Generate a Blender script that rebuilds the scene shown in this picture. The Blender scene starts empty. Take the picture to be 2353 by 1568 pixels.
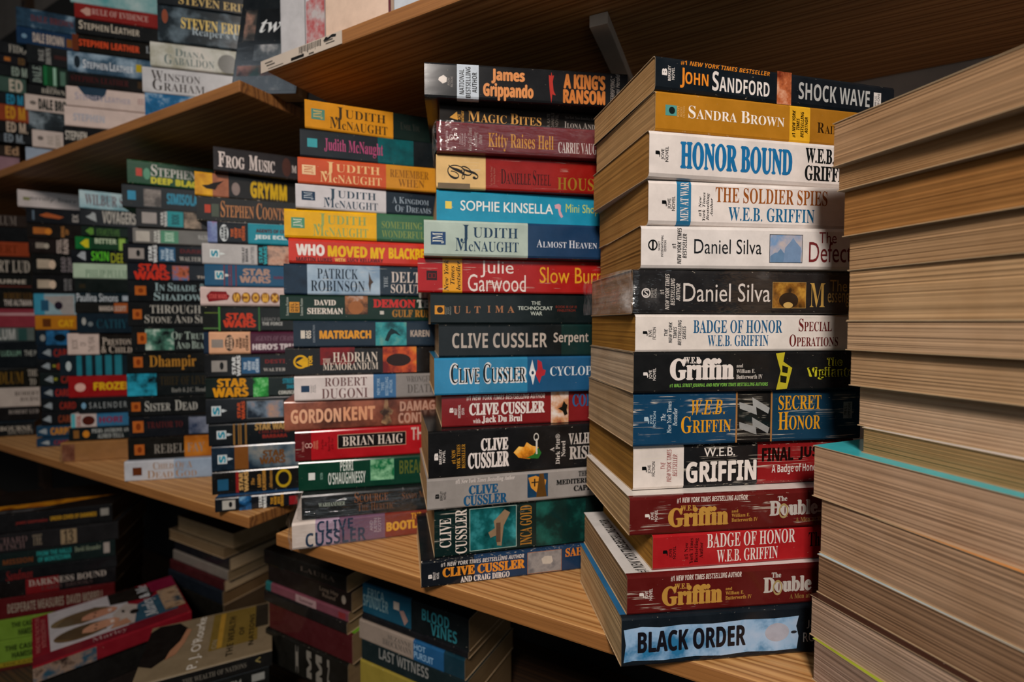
import bpy, bmesh, math, random
from mathutils import Vector, noise as mnoise
R = math.radians
rng = random.Random(7)
SC = bpy.context.scene
COL = SC.collection

# ------------------------------------------------------------------ camera, world, lights, exposure
ZC = 1.30                      # height of the lens above the shop floor
F_PX, CX, CY, PITCH = 1120.0, 1176.5, 784.0, R(2.15)
cam_d = bpy.data.cameras.new('camera')
cam_d.sensor_width = 36.0
cam_d.lens = 36.0 * F_PX / 2353.0
cam_d.clip_start = 0.01
cam_d.dof.use_dof = True
cam_d.dof.focus_distance = 0.355
cam_d.dof.aperture_fstop = 4.6
cam = bpy.data.objects.new('camera', cam_d)
COL.objects.link(cam)
cam.location = (0, 0, ZC)
cam.rotation_euler = (R(90) - PITCH, 0, 0)
SC.camera = cam

world = bpy.data.worlds.new('world')
SC.world = world
world.use_nodes = True
world.node_tree.nodes['Background'].inputs[0].default_value = (0.80, 0.90, 0.95, 1)
world.node_tree.nodes['Background'].inputs[1].default_value = 0.022

def area_light(name, loc, target, size, power, color, size_y=None):
    d = bpy.data.lights.new(name, 'AREA')
    d.energy = power; d.color = color; d.size = size
    if size_y:
        d.shape = 'RECTANGLE'; d.size_y = size_y
    o = bpy.data.objects.new(name, d); COL.objects.link(o)
    o.location = loc
    o.rotation_euler = (Vector(target) - Vector(loc)).to_track_quat('-Z', 'Y').to_euler()
    return o
# the shop's ceiling lamp behind the camera and a cool window further left
lamp = area_light('shop_lamp', (-0.16, -0.90, ZC + 1.02), (0.06, 0.45, ZC - 0.06), 0.34, 14.2, (1.0, 0.90, 0.82))
lamp.data.spread = R(125)
area_light('shop_window', (-2.1, -0.60, ZC + 1.35), (-0.55, 0.75, ZC + 0.1), 0.6, 3.0, (0.80, 0.90, 1.0))
area_light('front_fill', (0.35, -2.4, ZC + 0.25), (0.0, 0.6, ZC), 1.7, 7.5, (0.88, 0.95, 1.0))  # added soft fill from behind the camera, lifts the deep shelf interiors
SC.view_settings.view_transform = 'Standard'
SC.view_settings.look = 'None'
SC.view_settings.gamma = 1.0
SC.view_settings.exposure = 0.0
SC.view_settings.use_curve_mapping = False

# ------------------------------------------------------------------ pixels of the photograph -> rays (for measuring)
FWD = Vector((0, math.cos(PITCH), -math.sin(PITCH)))
UP = Vector((0, math.sin(PITCH), math.cos(PITCH)))
def ray(px, py):
    return Vector((1, 0, 0)) * ((px - CX) / F_PX) + UP * ((CY - py) / F_PX) + FWD
def at_depth(px, py, D):
    d = ray(px, py); d *= D / d.y
    return Vector((d.x, d.y, d.z + ZC))
def at_z(px, py, z):
    d = ray(px, py); d *= (z - ZC) / d.z
    return Vector((d.x, d.y, z))

# ------------------------------------------------------------------ materials
def lin(h):
    v = [int(h[i:i + 2], 16) / 255 for i in (0, 2, 4)]
    return tuple(c / 12.92 if c <= 0.04045 else ((c + 0.055) / 1.055) ** 2.4 for c in v) + (1.0,)
MATS = {}
class NT:
    def __init__(s, name):
        s.m = bpy.data.materials.new(name); s.m.use_nodes = True
        s.t = s.m.node_tree; s.n = s.t.nodes; s.l = s.t.links
        s.b = s.n['Principled BSDF']
    def new(s, kind, **kw):
        nd = s.n.new(kind)
        for k, v in kw.items():
            if k.startswith('i_'):
                nd.inputs[k[2:].replace('_', ' ')].default_value = v
            else:
                setattr(nd, k, v)
        return nd
    def link(s, a, b): s.l.new(a, b)
    def coords(s, scale, jitter=True):
        tc = s.new('ShaderNodeTexCoord')
        mp = s.new('ShaderNodeMapping'); mp.inputs['Scale'].default_value = scale
        if jitter:
            oi = s.new('ShaderNodeObjectInfo')
            ml = s.new('ShaderNodeMath', operation='MULTIPLY'); ml.inputs[1].default_value = 3.7
            s.link(oi.outputs['Random'], ml.inputs[0])
            va = s.new('ShaderNodeVectorMath', operation='ADD')
            s.link(tc.outputs['Object'], va.inputs[0]); s.link(ml.outputs[0], va.inputs[1])
            s.link(va.outputs[0], mp.inputs['Vector'])
        else:
            s.link(tc.outputs['Object'], mp.inputs['Vector'])
        return mp.outputs[0]
    def noise(s, vec, scale, detail=3, rough=0.5):
        nz = s.new('ShaderNodeTexNoise'); nz.inputs['Scale'].default_value = scale
        nz.inputs['Detail'].default_value = detail; nz.inputs['Roughness'].default_value = rough
        s.link(vec, nz.inputs['Vector']); return nz.outputs['Fac']
    def ramp(s, fac, stops, interp='LINEAR'):
        r = s.new('ShaderNodeValToRGB'); e = r.color_ramp; e.interpolation = interp
        while len(e.elements) < len(stops): e.elements.new(0.5)
        for el, (p, c) in zip(e.elements, stops):
            el.position = p; el.color = c
        s.link(fac, r.inputs[0]); return r.outputs[0]
    def mix(s, fac, a, b):
        mx = s.new('ShaderNodeMix', data_type='RGBA')
        for sock, v in ((mx.inputs[0], fac), (mx.inputs[6], a), (mx.inputs[7], b)):
            if isinstance(v, (float, int, tuple)): sock.default_value = v
            else: s.link(v, sock)
        return mx.outputs[2]
    def bump(s, fac, strength, dist):
        bp = s.new('ShaderNodeBump'); bp.inputs['Strength'].default_value = strength
        bp.inputs['Distance'].default_value = dist
        s.link(fac, bp.inputs['Height']); s.link(bp.outputs[0], s.b.inputs['Normal'])

WHITE = (1, 1, 1, 1); BLACK = (0, 0, 0, 1)
def m_cover(spec, wear=0.0, crease=0, rough=0.15):
    """printed card: a plain colour, or 'n:hex:hex[:hex]:scale' for a mottled picture"""
    key = ('c', spec, wear, crease, rough)
    if key in MATS: return MATS[key]
    t = NT('printed_card')
    if spec.startswith('n:'):
        p = spec.split(':')[1:]
        sc = float(p[-1]); cols = [lin(c) for c in p[:-1]]
        v = t.coords((1, 1, 1))
        f = t.noise(v, sc, 4, 0.6)
        k = len(cols)
        base = t.ramp(f, [(0.34 + 0.32 * i / (k - 1), c) for i, c in enumerate(cols)])
    else:
        c = lin(spec)
        v = t.coords((1, 1, 1))
        f = t.noise(v, 55, 4, 0.65)
        dk = tuple(x * 0.86 for x in c[:3]) + (1,)
        lt = tuple(min(1, x * 1.06 + 0.004) for x in c[:3]) + (1,)
        base = t.ramp(f, [(0.3, dk), (0.7, lt)])
    if wear:
        v2 = t.coords((1, 2.2, 2.2))
        f2 = t.noise(v2, 260, 5, 0.72)
        lo = 0.70 - 0.13 * wear
        msk = t.ramp(f2, [(lo, BLACK), (lo + 0.05, WHITE)])
        base = t.mix(msk, base, lin('c9bda9'))
    if crease:
        v3 = t.coords((6, 1, 330))
        f3 = t.noise(v3, 1.0, 3, 0.55)
        sb = t.new('ShaderNodeMath', operation='SUBTRACT'); sb.inputs[1].default_value = 0.5
        ab = t.new('ShaderNodeMath', operation='ABSOLUTE')
        t.link(f3, sb.inputs[0]); t.link(sb.outputs[0], ab.inputs[0])
        line = t.ramp(ab.outputs[0], [(0.0, WHITE), (0.010 + 0.006 * crease, BLACK)])
        f4 = t.noise(t.coords((40, 1, 60)), 1.0, 3, 0.6)
        mk = t.ramp(f4, [(0.60 - 0.10 * crease, BLACK), (0.68 - 0.10 * crease, WHITE)])
        mm = t.new('ShaderNodeMath', operation='MULTIPLY')
        t.link(line, mm.inputs[0]); t.link(mk, mm.inputs[1])
        base = t.mix(mm.outputs[0], base, lin('cfc6b6'))
    t.link(base, t.b.inputs['Base Color'])
    t.b.inputs['Roughness'].default_value = rough
    t.b.inputs['Specular IOR Level'].default_value = 0.3
    t.bump(t.noise(t.coords((1, 3, 3)), 60, 3), 0.12, 0.0004)
    MATS[key] = t.m
    return t.m
def m_ink(h):
    key = ('i', h)
    if key in MATS: return MATS[key]
    t = NT('printing_ink')
    c = lin(h)
    f = t.noise(t.coords((1, 1, 1)), 140, 3, 0.6)
    t.link(t.ramp(f, [(0.3, tuple(x * 0.85 for x in c[:3]) + (1,)), (0.6, c)]), t.b.inputs['Base Color'])
    t.b.inputs['Roughness'].default_value = 0.2; t.b.inputs['Specular IOR Level'].default_value = 0.25
    MATS[key] = t.m
    return t.m
def m_paper(h):
    key = ('p', h)
    if key in MATS: return MATS[key]
    t = NT('page_edges')
    c = lin(h)
    tc = t.coords((1, 1, 1))
    w = t.noise(tc, 9, 2)                                      # the sheets wave a little
    wm = t.new('ShaderNodeMath', operation='MULTIPLY'); wm.inputs[1].default_value = 0.006
    t.link(w, wm.inputs[0])
    cb = t.new('ShaderNodeCombineXYZ'); t.link(wm.outputs[0], cb.inputs['Z'])
    va = t.new('ShaderNodeVectorMath', operation='ADD'); t.link(tc, va.inputs[0]); t.link(cb.outputs[0], va.inputs[1])
    def scaled(s):
        vm = t.new('ShaderNodeVectorMath', operation='MULTIPLY'); vm.inputs[1].default_value = s
        t.link(va.outputs[0], vm.inputs[0]); return vm.outputs[0]
    fine = t.noise(scaled((14, 14, 2600)), 1.0, 2, 0.6)
    band = t.noise(scaled((6, 6, 420)), 1.0, 3, 0.6)
    blot = t.noise(tc, 26, 4, 0.6)
    def sc(k): return tuple(x * k for x in c[:3]) + (1,)
    a = t.ramp(fine, [(0.30, sc(0.72)), (0.46, sc(0.97)), (0.7, sc(1.08))])
    b = t.ramp(band, [(0.28, (0.72, 0.68, 0.65, 1)), (0.44, (1, 1, 1, 1)), (0.75, (1.0, 0.99, 0.97, 1))])
    d = t.ramp(blot, [(0.3, (0.80, 0.74, 0.66, 1)), (0.6, (1, 1, 1, 1))])
    m1 = t.new('ShaderNodeMix', data_type='RGBA', blend_type='MULTIPLY'); m1.inputs[0].default_value = 0.75
    t.link(a, m1.inputs[6]); t.link(b, m1.inputs[7])
    m2 = t.new('ShaderNodeMix', data_type='RGBA', blend_type='MULTIPLY'); m2.inputs[0].default_value = 0.8
    t.link(m1.outputs[2], m2.inputs[6]); t.link(d, m2.inputs[7])
    t.link(m2.outputs[2], t.b.inputs['Base Color'])
    t.b.inputs['Roughness'].default_value = 0.9
    t.b.inputs['Specular IOR Level'].default_value = 0.15
    t.bump(fine, 0.3, 0.0004)
    MATS[key] = t.m
    return t.m
def m_wood(key, dark, mid, light, rough=0.55):
    if key in MATS: return MATS[key]
    t = NT('pine_wood')
    tc = t.coords((1, 1, 1), jitter=False)
    wob = t.noise(tc, 2.2, 3)
    vm = t.new('ShaderNodeVectorMath', operation='MULTIPLY'); vm.inputs[1].default_value = (0.10, 1, 1)
    t.link(tc, vm.inputs[0])
    wv = t.new('ShaderNodeTexWave', bands_direction='Y', wave_profile='SIN')
    wv.inputs['Scale'].default_value = 24; wv.inputs['Distortion'].default_value = 3.2
    wv.inputs['Detail'].default_value = 3; wv.inputs['Detail Scale'].default_value = 1.1
    t.link(vm.outputs[0], wv.inputs['Vector'])
    vm2 = t.new('ShaderNodeVectorMath', operation='MULTIPLY'); vm2.inputs[1].default_value = (7, 330, 330)
    t.link(tc, vm2.inputs[0])
    fib = t.noise(vm2.outputs[0], 1.0, 4, 0.65)
    a = t.ramp(wv.outputs['Fac'], [(0.0, lin(light)), (0.5, lin(mid)), (0.85, lin(dark)), (1.0, lin(light))])
    b = t.ramp(fib, [(0.3, (0.55, 0.50, 0.44, 1)), (0.6, (1, 1, 1, 1))])
    m1 = t.new('ShaderNodeMix', data_type='RGBA', blend_type='MULTIPLY'); m1.inputs[0].default_value = 0.7
    t.link(a, m1.inputs[6]); t.link(b, m1.inputs[7])
    d = t.ramp(wob, [(0.35, (0.78, 0.74, 0.70, 1)), (0.65, (1, 1, 1, 1))])
    m2 = t.new('ShaderNodeMix', data_type='RGBA', blend_type='MULTIPLY'); m2.inputs[0].default_value = 0.8
    t.link(m1.outputs[2], m2.inputs[6]); t.link(d, m2.inputs[7])
    t.link(m2.outputs[2], t.b.inputs['Base Color'])
    t.b.inputs['Roughness'].default_value = rough
    t.bump(fib, 0.35, 0.0008)
    MATS[key] = t.m
    return t.m
def m_plain(name, h, rough=0.8, var=0.15, scale=18):
    key = ('pl', name)
    if key in MATS: return MATS[key]
    t = NT(name); c = lin(h)
    f = t.noise(t.coords((1, 1, 1), False), scale, 5, 0.6)
    t.link(t.ramp(f, [(0.3, tuple(x * (1 - var) for x in c[:3]) + (1,)), (0.7, tuple(x * (1 + var) for x in c[:3]) + (1,))]), t.b.inputs['Base Color'])
    t.b.inputs['Roughness'].default_value = rough
    MATS[key] = t.m
    return t.m
def m_wrap(haze=0):
    if ('wrap', haze) in MATS: return MATS[('wrap', haze)]
    t = NT('clear_plastic')
    t.n.remove(t.b)
    tr = t.new('ShaderNodeBsdfTransparent'); gl = t.new('ShaderNodeBsdfGlossy')
    tr.inputs[0].default_value = (0.97, 0.97, 0.97, 1)
    gl.inputs['Roughness'].default_value = 0.10; gl.inputs[0].default_value = (1, 1, 1, 1)
    v = t.coords((5, 5, 26))
    f = t.noise(v, 5.0, 4, 0.6)
    bp = t.new('ShaderNodeBump'); bp.inputs['Strength'].default_value = 0.75; bp.inputs['Distance'].default_value = 0.004
    t.link(f, bp.inputs['Height']); t.link(bp.outputs[0], gl.inputs['Normal'])
    lw = t.new('ShaderNodeLayerWeight'); lw.inputs['Blend'].default_value = 0.25
    t.link(bp.outputs[0], lw.inputs['Normal'])
    ad = t.new('ShaderNodeMath', operation='MULTIPLY_ADD'); ad.inputs[1].default_value = 0.22; ad.inputs[2].default_value = 0.05
    t.link(lw.outputs['Facing'], ad.inputs[0])
    mx = t.new('ShaderNodeMixShader')
    t.link(ad.outputs[0], mx.inputs[0]); t.link(tr.outputs[0], mx.inputs[1]); t.link(gl.outputs[0], mx.inputs[2])
    df = t.new('ShaderNodeBsdfDiffuse'); df.inputs[0].default_value = (0.75, 0.72, 0.70, 1)
    fold = t.ramp(t.noise(t.coords((1, 1, 1)), 70, 4, 0.65), [(0.42, (0.02 * haze + .004,) * 3 + (1,)), (0.60, (0.15 * haze + .012,) * 3 + (1,)), (0.74, (0.34 * haze + .05,) * 3 + (1,))])
    mx2 = t.new('ShaderNodeMixShader')
    t.link(fold, mx2.inputs[0]); t.link(mx.outputs[0], mx2.inputs[1]); t.link(df.outputs[0], mx2.inputs[2])
    t.link(mx2.outputs[0], t.n['Material Output'].inputs['Surface'])
    MATS[('wrap', haze)] = t.m
    return t.m

# ------------------------------------------------------------------ objects
def mesh_obj(name, verts, faces, mats, parent=None, fmat=None, smooth=False):
    me = bpy.data.meshes.new(name)
    me.from_pydata(verts, [], faces)
    for m in mats: me.materials.append(m)
    if fmat:
        me.polygons.foreach_set('material_index', fmat)
    if smooth:
        me.polygons.foreach_set('use_smooth', [True] * len(me.polygons))
    me.update()
    o = bpy.data.objects.new(name, me)
    COL.objects.link(o)
    if parent: o.parent = parent
    return o
def empty(name, loc, rz=0.0):
    o = bpy.data.objects.new(name, None); COL.objects.link(o)
    o.empty_display_size = 0.02
    o.location = loc; o.rotation_euler = (0, 0, rz)
    return o
def tag(o, label, cat, group=None, kind=None):
    if label: o['label'] = label
    if cat: o['category'] = cat
    if group: o['group'] = group
    if kind: o['kind'] = kind
    return o
def box_data(x0, x1, y0, y1, z0, z1):
    v = [(x, y, z) for x in (x0, x1) for y in (y0, y1) for z in (z0, z1)]
    f = [(0, 1, 3, 2), (4, 6, 7, 5), (0, 4, 5, 1), (2, 3, 7, 6), (0, 2, 6, 4), (1, 5, 7, 3)]
    return v, f
def bevel_box(name, dims, mat, bev, parent=None, seg=2):
    bm = bmesh.new()
    v, f = box_data(*dims)
    vs = [bm.verts.new(p) for p in v]
    for q in f: bm.faces.new([vs[i] for i in q])
    bmesh.ops.recalc_face_normals(bm, faces=bm.faces)
    bmesh.ops.bevel(bm, geom=list(bm.edges), offset=bev, segments=seg, affect='EDGES', profile=0.6)
    me = bpy.data.meshes.new(name); bm.to_mesh(me); bm.free()
    me.materials.append(mat)
    o = bpy.data.objects.new(name, me); COL.objects.link(o)
    if parent: o.parent = parent
    return o

# ------------------------------------------------------------------ lettering
ALPH = {'R': (0x1D400, 0x1D41A), 'T': (0x1D468, 0x1D482), 't': (0x1D434, 0x1D44E), 'S': (0x1D5D4, 0x1D5EE),
        'i': (0x1D608, 0x1D622), 'I': (0x1D63C, 0x1D656), 'c': (0x1D4D0, 0x1D4EA)}
#       key -> (alphabet, outline offset)
FONTS = {'s': (None, 0.0, 0), 's2': (None, 0.0, .012), 'S': ('S', 0.0, 0), 'X': ('S', 0.0, .026), 'r': ('R', -0.006, 0), 'R': ('R', 0.0, 0), 'B': ('R', 0.0, .022),
         'H': ('R', 0.0, .042), 'Y': ('S', 0.0, .045), 't': ('t', 0.0, .008), 'T': ('T', 0.0, 0), 'i': ('i', 0.0, .006), 'I': ('I', 0.0, 0), 'c': ('c', 0.0, .006)}
def alphabet(s, a):
    if not a: return s
    u, l = ALPH[a]; o = ''
    for ch in s:
        if 'A' <= ch <= 'Z': o += chr(u + ord(ch) - 65)
        elif 'a' <= ch <= 'z':
            o += '\u210e' if (a == 't' and ch == 'h') else chr(l + ord(ch) - 97)
        elif ch.isdigit() and a in 'RTtB': o += chr(0x1D7CE + ord(ch) - 48)
        elif ch.isdigit() and a in 'SIi': o += chr(0x1D7EC + ord(ch) - 48)
        else: o += ch
    return o
_tc = bpy.data.curves.new('lettering', 'FONT')
_to = bpy.data.objects.new('lettering', _tc)
_cache = {}
def raw_text(s, a, off, fat=0):
    key = (s, a, off, fat)
    if key in _cache: return _cache[key]
    _tc.body = alphabet(s, a); _tc.offset = off; _tc.resolution_u = 3
    _tc.align_x = 'CENTER'; _tc.space_line = 0.95
    me = _to.to_mesh()
    V = [(v.co.x, v.co.y, 0) for v in me.vertices]
    Fc = [tuple(p.vertices) for p in me.polygons]
    _to.to_mesh_clear()
    if fat:                                                  # heavier strokes: the outline laid down again a little to each side
        V0, F0, n = V, Fc, len(V); V, Fc = [], []
        for lay, (dx, dy) in enumerate(((0, 0), (-fat, 0), (fat, 0), (0, -fat * .6), (0, fat * .6))):
            k = len(V); V += [(x + dx, y + dy, lay) for x, y, _ in V0]; Fc += [tuple(i + k for i in q) for q in F0]
    _cache[key] = (V, Fc)
    return V, Fc
def text_geo(s, font):
    """outline of a string, normalised to its own box: 0..1 by 0..1"""
    small = font.endswith('k')
    a, off, fat = FONTS[font[:-1] if small else font]
    if not small:
        V, Fc = raw_text(s, a, off, fat)
    else:                                                    # capitals then small capitals, word by word
        V, Fc, x = [], [], 0.0
        for w in s.split(' '):
            for part, k in ((w[:1], 1.0), (w[1:], 0.76)):
                if not part: continue
                v, f = raw_text(part, a, off, fat)
                if not v: continue
                x0 = min(p[0] for p in v); x1 = max(p[0] for p in v); b = len(V)
                V += [(x + (p[0] - x0) * k, p[1] * k, p[2]) for p in v]
                Fc += [tuple(i + b for i in q) for q in f]
                x += (x1 - x0) * k + 0.05
            x += 0.22
    x0 = min(p[0] for p in V); x1 = max(p[0] for p in V); y0 = min(p[1] for p in V); y1 = max(p[1] for p in V)
    w = max(x1 - x0, 1e-6); h = max(y1 - y0, 1e-6)
    return [((p[0] - x0) / w, (p[1] - y0) / h, p[2]) for p in V], Fc
LAYER = 0.000006
def text_obj(name, s, font, ink, parent, place, out):
    """lettering laid on a surface; place maps the string's own box to the surface, out is the way the surface faces"""
    V, Fc = text_geo(s, font)
    P = []
    for x, q, l in V:
        p = place(x, q)
        P.append((p[0] + out[0] * l * LAYER, p[1] + out[1] * l * LAYER, p[2] + out[2] * l * LAYER))
    return mesh_obj(name, P, Fc, [m_ink(ink)], parent)
# ------------------------------------------------------------------ the shop's shelving
def flat(px, py, z): return at_z(px, py, ZC + z)
ZS = -0.229                                   # lower boards, relative to the lens
US, NS = Vector((0.883, -0.469, 0)).normalized(), Vector((0.469, 0.883, 0)).normalized()
PHS = math.atan2(US.y, US.x)                  # direction in which the shelves run
RC = Vector((-0.257, 0.522, 0))               # front left corner of the right-hand unit
LC = Vector((-0.310, 0.565, 0))               # front right corner of the left-hand unit
BT = 0.0135                                   # board thickness
ZU = 0.263                                    # underside of the upper boards
WOOD = m_wood('shelf', 'a06c36', 'c48d52', 'd6a468')
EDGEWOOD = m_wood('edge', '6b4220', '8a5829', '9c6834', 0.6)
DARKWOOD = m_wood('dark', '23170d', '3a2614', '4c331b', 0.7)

def board(name, corner, x0, x1, ztop, depth, mat, label, kind=None, y0=0.0):
    o = bevel_box(name, (x0, x1, y0, depth, -BT, 0.0), mat, 0.0014)
    o.data.materials.append(EDGEWOOD if mat is WOOD else mat)      # the sawn front and end edges are a darker wood tone
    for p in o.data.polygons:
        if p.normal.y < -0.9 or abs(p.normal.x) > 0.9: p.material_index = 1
    o.location = (corner.x, corner.y, ZC + ztop); o.rotation_euler = (0, 0, PHS)
    tag(o, label, 'shelf', 'wooden shelf boards')
    return o
board('shelf_board', RC, 0, 1.05, ZS, 0.315, WOOD, 'pine shelf board carrying the three sharpest book stacks')
board('shelf_board', RC, 0, 1.05, ZU + BT, 0.315, WOOD, 'pine shelf board overhead with a paper label on its front edge')
board('shelf_board', LC, -2.3, 0, ZS, 0.315, WOOD, 'pine shelf board under the blurred stacks at far left')
board('shelf_board', LC, -2.3, 0, ZU + BT, 0.315, WOOD, 'pine shelf board with a pointed corner under the upper left stacks')
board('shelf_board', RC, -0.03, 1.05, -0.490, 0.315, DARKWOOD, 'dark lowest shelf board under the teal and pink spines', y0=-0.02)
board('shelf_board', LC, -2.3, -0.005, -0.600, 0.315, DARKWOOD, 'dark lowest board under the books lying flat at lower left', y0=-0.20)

def panel(name, corner, x0, x1, y0, y1, z0, z1, mat):
    o = mesh_obj(name, *box_data(x0, x1, y0, y1, z0, z1), [mat])
    o.location = (corner.x, corner.y, ZC); o.rotation_euler = (0, 0, PHS)
    o['kind'] = 'structure'
    return o
WALLM = m_plain('painted_wall', '6f655c', 0.9, 0.1)
panel('wall_back', RC, -2.7, 1.3, 0.385, 0.42, -1.30, 1.2, WALLM)
fl = mesh_obj('floor', *box_data(-3.2, 2.5, -1.8, 2.6, -0.02, 0.0), [m_plain('floor_boards', '4a3a2c', 0.7)]); fl['kind'] = 'structure'
# boards that close the back of each bay
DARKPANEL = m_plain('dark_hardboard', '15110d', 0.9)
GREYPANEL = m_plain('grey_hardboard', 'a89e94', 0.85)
o = bevel_box('back_panel', (0.0, 1.05, 0.318, 0.324, ZS, 0.95), GREYPANEL, 0.0008)
o.location = (RC.x, RC.y, ZC); o.rotation_euler = (0, 0, PHS)
tag(o, 'grey hardboard back of the shelves behind the nearest stacks', 'back panel')
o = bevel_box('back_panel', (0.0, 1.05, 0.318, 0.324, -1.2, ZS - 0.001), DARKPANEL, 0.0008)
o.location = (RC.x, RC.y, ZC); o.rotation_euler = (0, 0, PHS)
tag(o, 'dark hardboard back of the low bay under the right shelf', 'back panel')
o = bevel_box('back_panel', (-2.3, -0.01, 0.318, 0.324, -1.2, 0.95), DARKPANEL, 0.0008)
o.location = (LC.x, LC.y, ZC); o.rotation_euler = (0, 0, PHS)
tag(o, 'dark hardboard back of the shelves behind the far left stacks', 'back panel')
# upright posts that carry the boards
for k, (c, x, y, lab) in enumerate(((RC, 0.10, 0.295, 'dark wooden post behind the stack with the yellow spine'), (RC, 1.0, 0.295, 'dark wooden post behind the page stack at the right edge'),
                     (LC, -0.02, 0.295, 'dark wooden post in the gap between the two shelf units'), (LC, -1.5, 0.295, 'dark wooden post behind the leftmost blurred stack'))):
    o = bevel_box('shelf_post', (x - 0.016, x + 0.016, y, y + 0.022, -1.30, 1.0), DARKWOOD, 0.0015)
    o.location = (c.x, c.y, ZC); o.rotation_euler = (0, 0, PHS)
    tag(o, lab, 'post', 'posts that carry the shelves')
# pale batten under the overhead board
o = bevel_box('batten', (-0.008, 0.008, 0.0, 0.205, -0.010, 0.0), m_plain('pale_batten', 'c6b8a8', 0.8), 0.0008)
pA = at_z(1375, 30, ZC + ZU)
o.location = (pA.x, pA.y, ZC + ZU - 0.0002); o.rotation_euler = (0, 0, PHS + R(4))
tag(o, 'pale narrow batten on the underside of the overhead shelf', 'batten')

# ------------------------------------------------------------------ books
ORD = ['top', 'second down', 'third down', 'fourth down', 'fifth down', 'sixth down', 'seventh down', 'eighth down', 'ninth down', 'tenth down', 'eleventh down', 'twelfth down',
       'thirteenth down', 'fourteenth down', 'fifteenth down', 'sixteenth down', 'bottom']
CORE = lambda: m_plain('card_core', 'b79c78', 0.9, 0.12, 60)

class Book:
    """a paperback lying flat: local x along the spine, y into the book, z up"""
    def __init__(s, root, L, W, T, mir=False):
        s.root, s.L, s.W, s.T, s.mir = root, L, W, T, mir
        a = root.rotation_euler[2]
        s.o = Vector(root.location); s.ex = Vector((math.cos(a), math.sin(a), 0)); s.ey = Vector((-math.sin(a), math.cos(a), 0))
    def u(s, px, py):                                   # where on the spine a measured pixel falls
        d = ray(px, py); rel = Vector((0, 0, ZC)) - s.o
        t = -rel.dot(s.ey) / d.dot(s.ey)
        return (rel + d * t).dot(s.ex)

def cover_mesh(b, base, segs, top, bottom, wear, crease, er, th=0.00045, name='cover'):
    L, W, T = b.L, b.W, b.T
    er = min(er, T * 0.3)
    prof = [(W, 0.0), (er * 2.2, 0.0), (er, er * 0.02), (er * 0.35, er * 0.3), (0.0, er), (0.0, T - er), (er * 0.35, T - er * 0.3), (er, T - er * 0.02), (er * 2.2, T), (W, T)]
    inn = [(W, th), (er * 2.2, th), (er, er * 0.02 + th), (er * 0.35 + th, er * 0.3 + th), (th, er), (th, T - er), (er * 0.35 + th, T - er * 0.3 - th), (er, T - er * 0.02 - th), (er * 2.2, T - th), (W, T - th)]
    xs = [0.0] + [x for x, c in segs[:-1]] + [L]
    cols = [c for x, c in segs] or [base]
    xs = sorted(min(max(x, 0.0), L) for x in xs)
    mats, idx = [], {}
    def mi(m):
        if m.name not in idx: idx[m.name] = len(mats); mats.append(m)
        return idx[m.name]
    V, Fc, Mi = [], [], []
    n = len(prof)
    for x in xs:
        V += [(x, p[0], p[1]) for p in prof]
        V += [(x, p[0], p[1]) for p in inn]
    kt, kb = mi(m_cover(top, 0.1)), mi(m_cover(bottom, 0.1))
    for k in range(len(xs) - 1):
        a, c = k * 2 * n, (k + 1) * 2 * n
        col = cols[min(k, len(cols) - 1)]
        ks, ke = mi(m_cover(col, 0.06 if wear else 0, crease)), mi(m_cover(col, wear))
        kin = mi(CORE())
        for j in range(n - 1):
            Fc.append((a + j, c + j, c + j + 1, a + j + 1))
            Mi.append(kb if j == 0 else kt if j == n - 2 else ks if j == 4 else ke)
            Fc.append((a + n + j, a + n + j + 1, c + n + j + 1, c + n + j)); Mi.append(kin)
        Fc.append((a, a + n, c + n, c)); Mi.append(kin)
        Fc.append((a + n - 1, c + n - 1, c + 2 * n - 1, a + 2 * n - 1)); Mi.append(kin)
    for a, flip in ((0, False), ((len(xs) - 1) * 2 * n, True)):
        for j in range(n - 1):
            q = (a + j, a + j + 1, a + n + j + 1, a + n + j)
            Fc.append(q[::-1] if flip else q); Mi.append(mi(CORE()))
    return V, Fc, Mi, mats

def page_mesh(b, n, jit, th=0.0005):
    """a block of sheets; n rows up its height, each a hair in or out of line"""
    L, W, T = b.L, b.W, b.T
    V, Fc = [], []
    r2 = random.Random(int(L * 1e5 + T * 1e6))
    ph = r2.random() * 6
    for k in range(n + 1):
        z = th + (T - 2 * th) * k / n
        e = (r2.random() - 0.5) * 2 * jit + math.sin(ph + k * 0.7) * jit * 0.4
        y0 = 0.0007 if 0 < k < n else 0.0022
        V += [(0.0006 + e, y0, z), (L - 0.0006 + e * 0.5, y0, z), (L - 0.0006 + e * 0.5, W - 0.0008 + e, z), (0.0006 + e, W - 0.0008 + e, z)]
    for k in range(n):
        a, c = k * 4, k * 4 + 4
        for j in range(4):
            j2 = (j + 1) % 4
            Fc.append((a + j, a + j2, c + j2, c + j))
    Fc.append((3, 2, 1, 0)); m = n * 4; Fc.append((m, m + 1, m + 2, m + 3))
    return V, Fc

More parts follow.
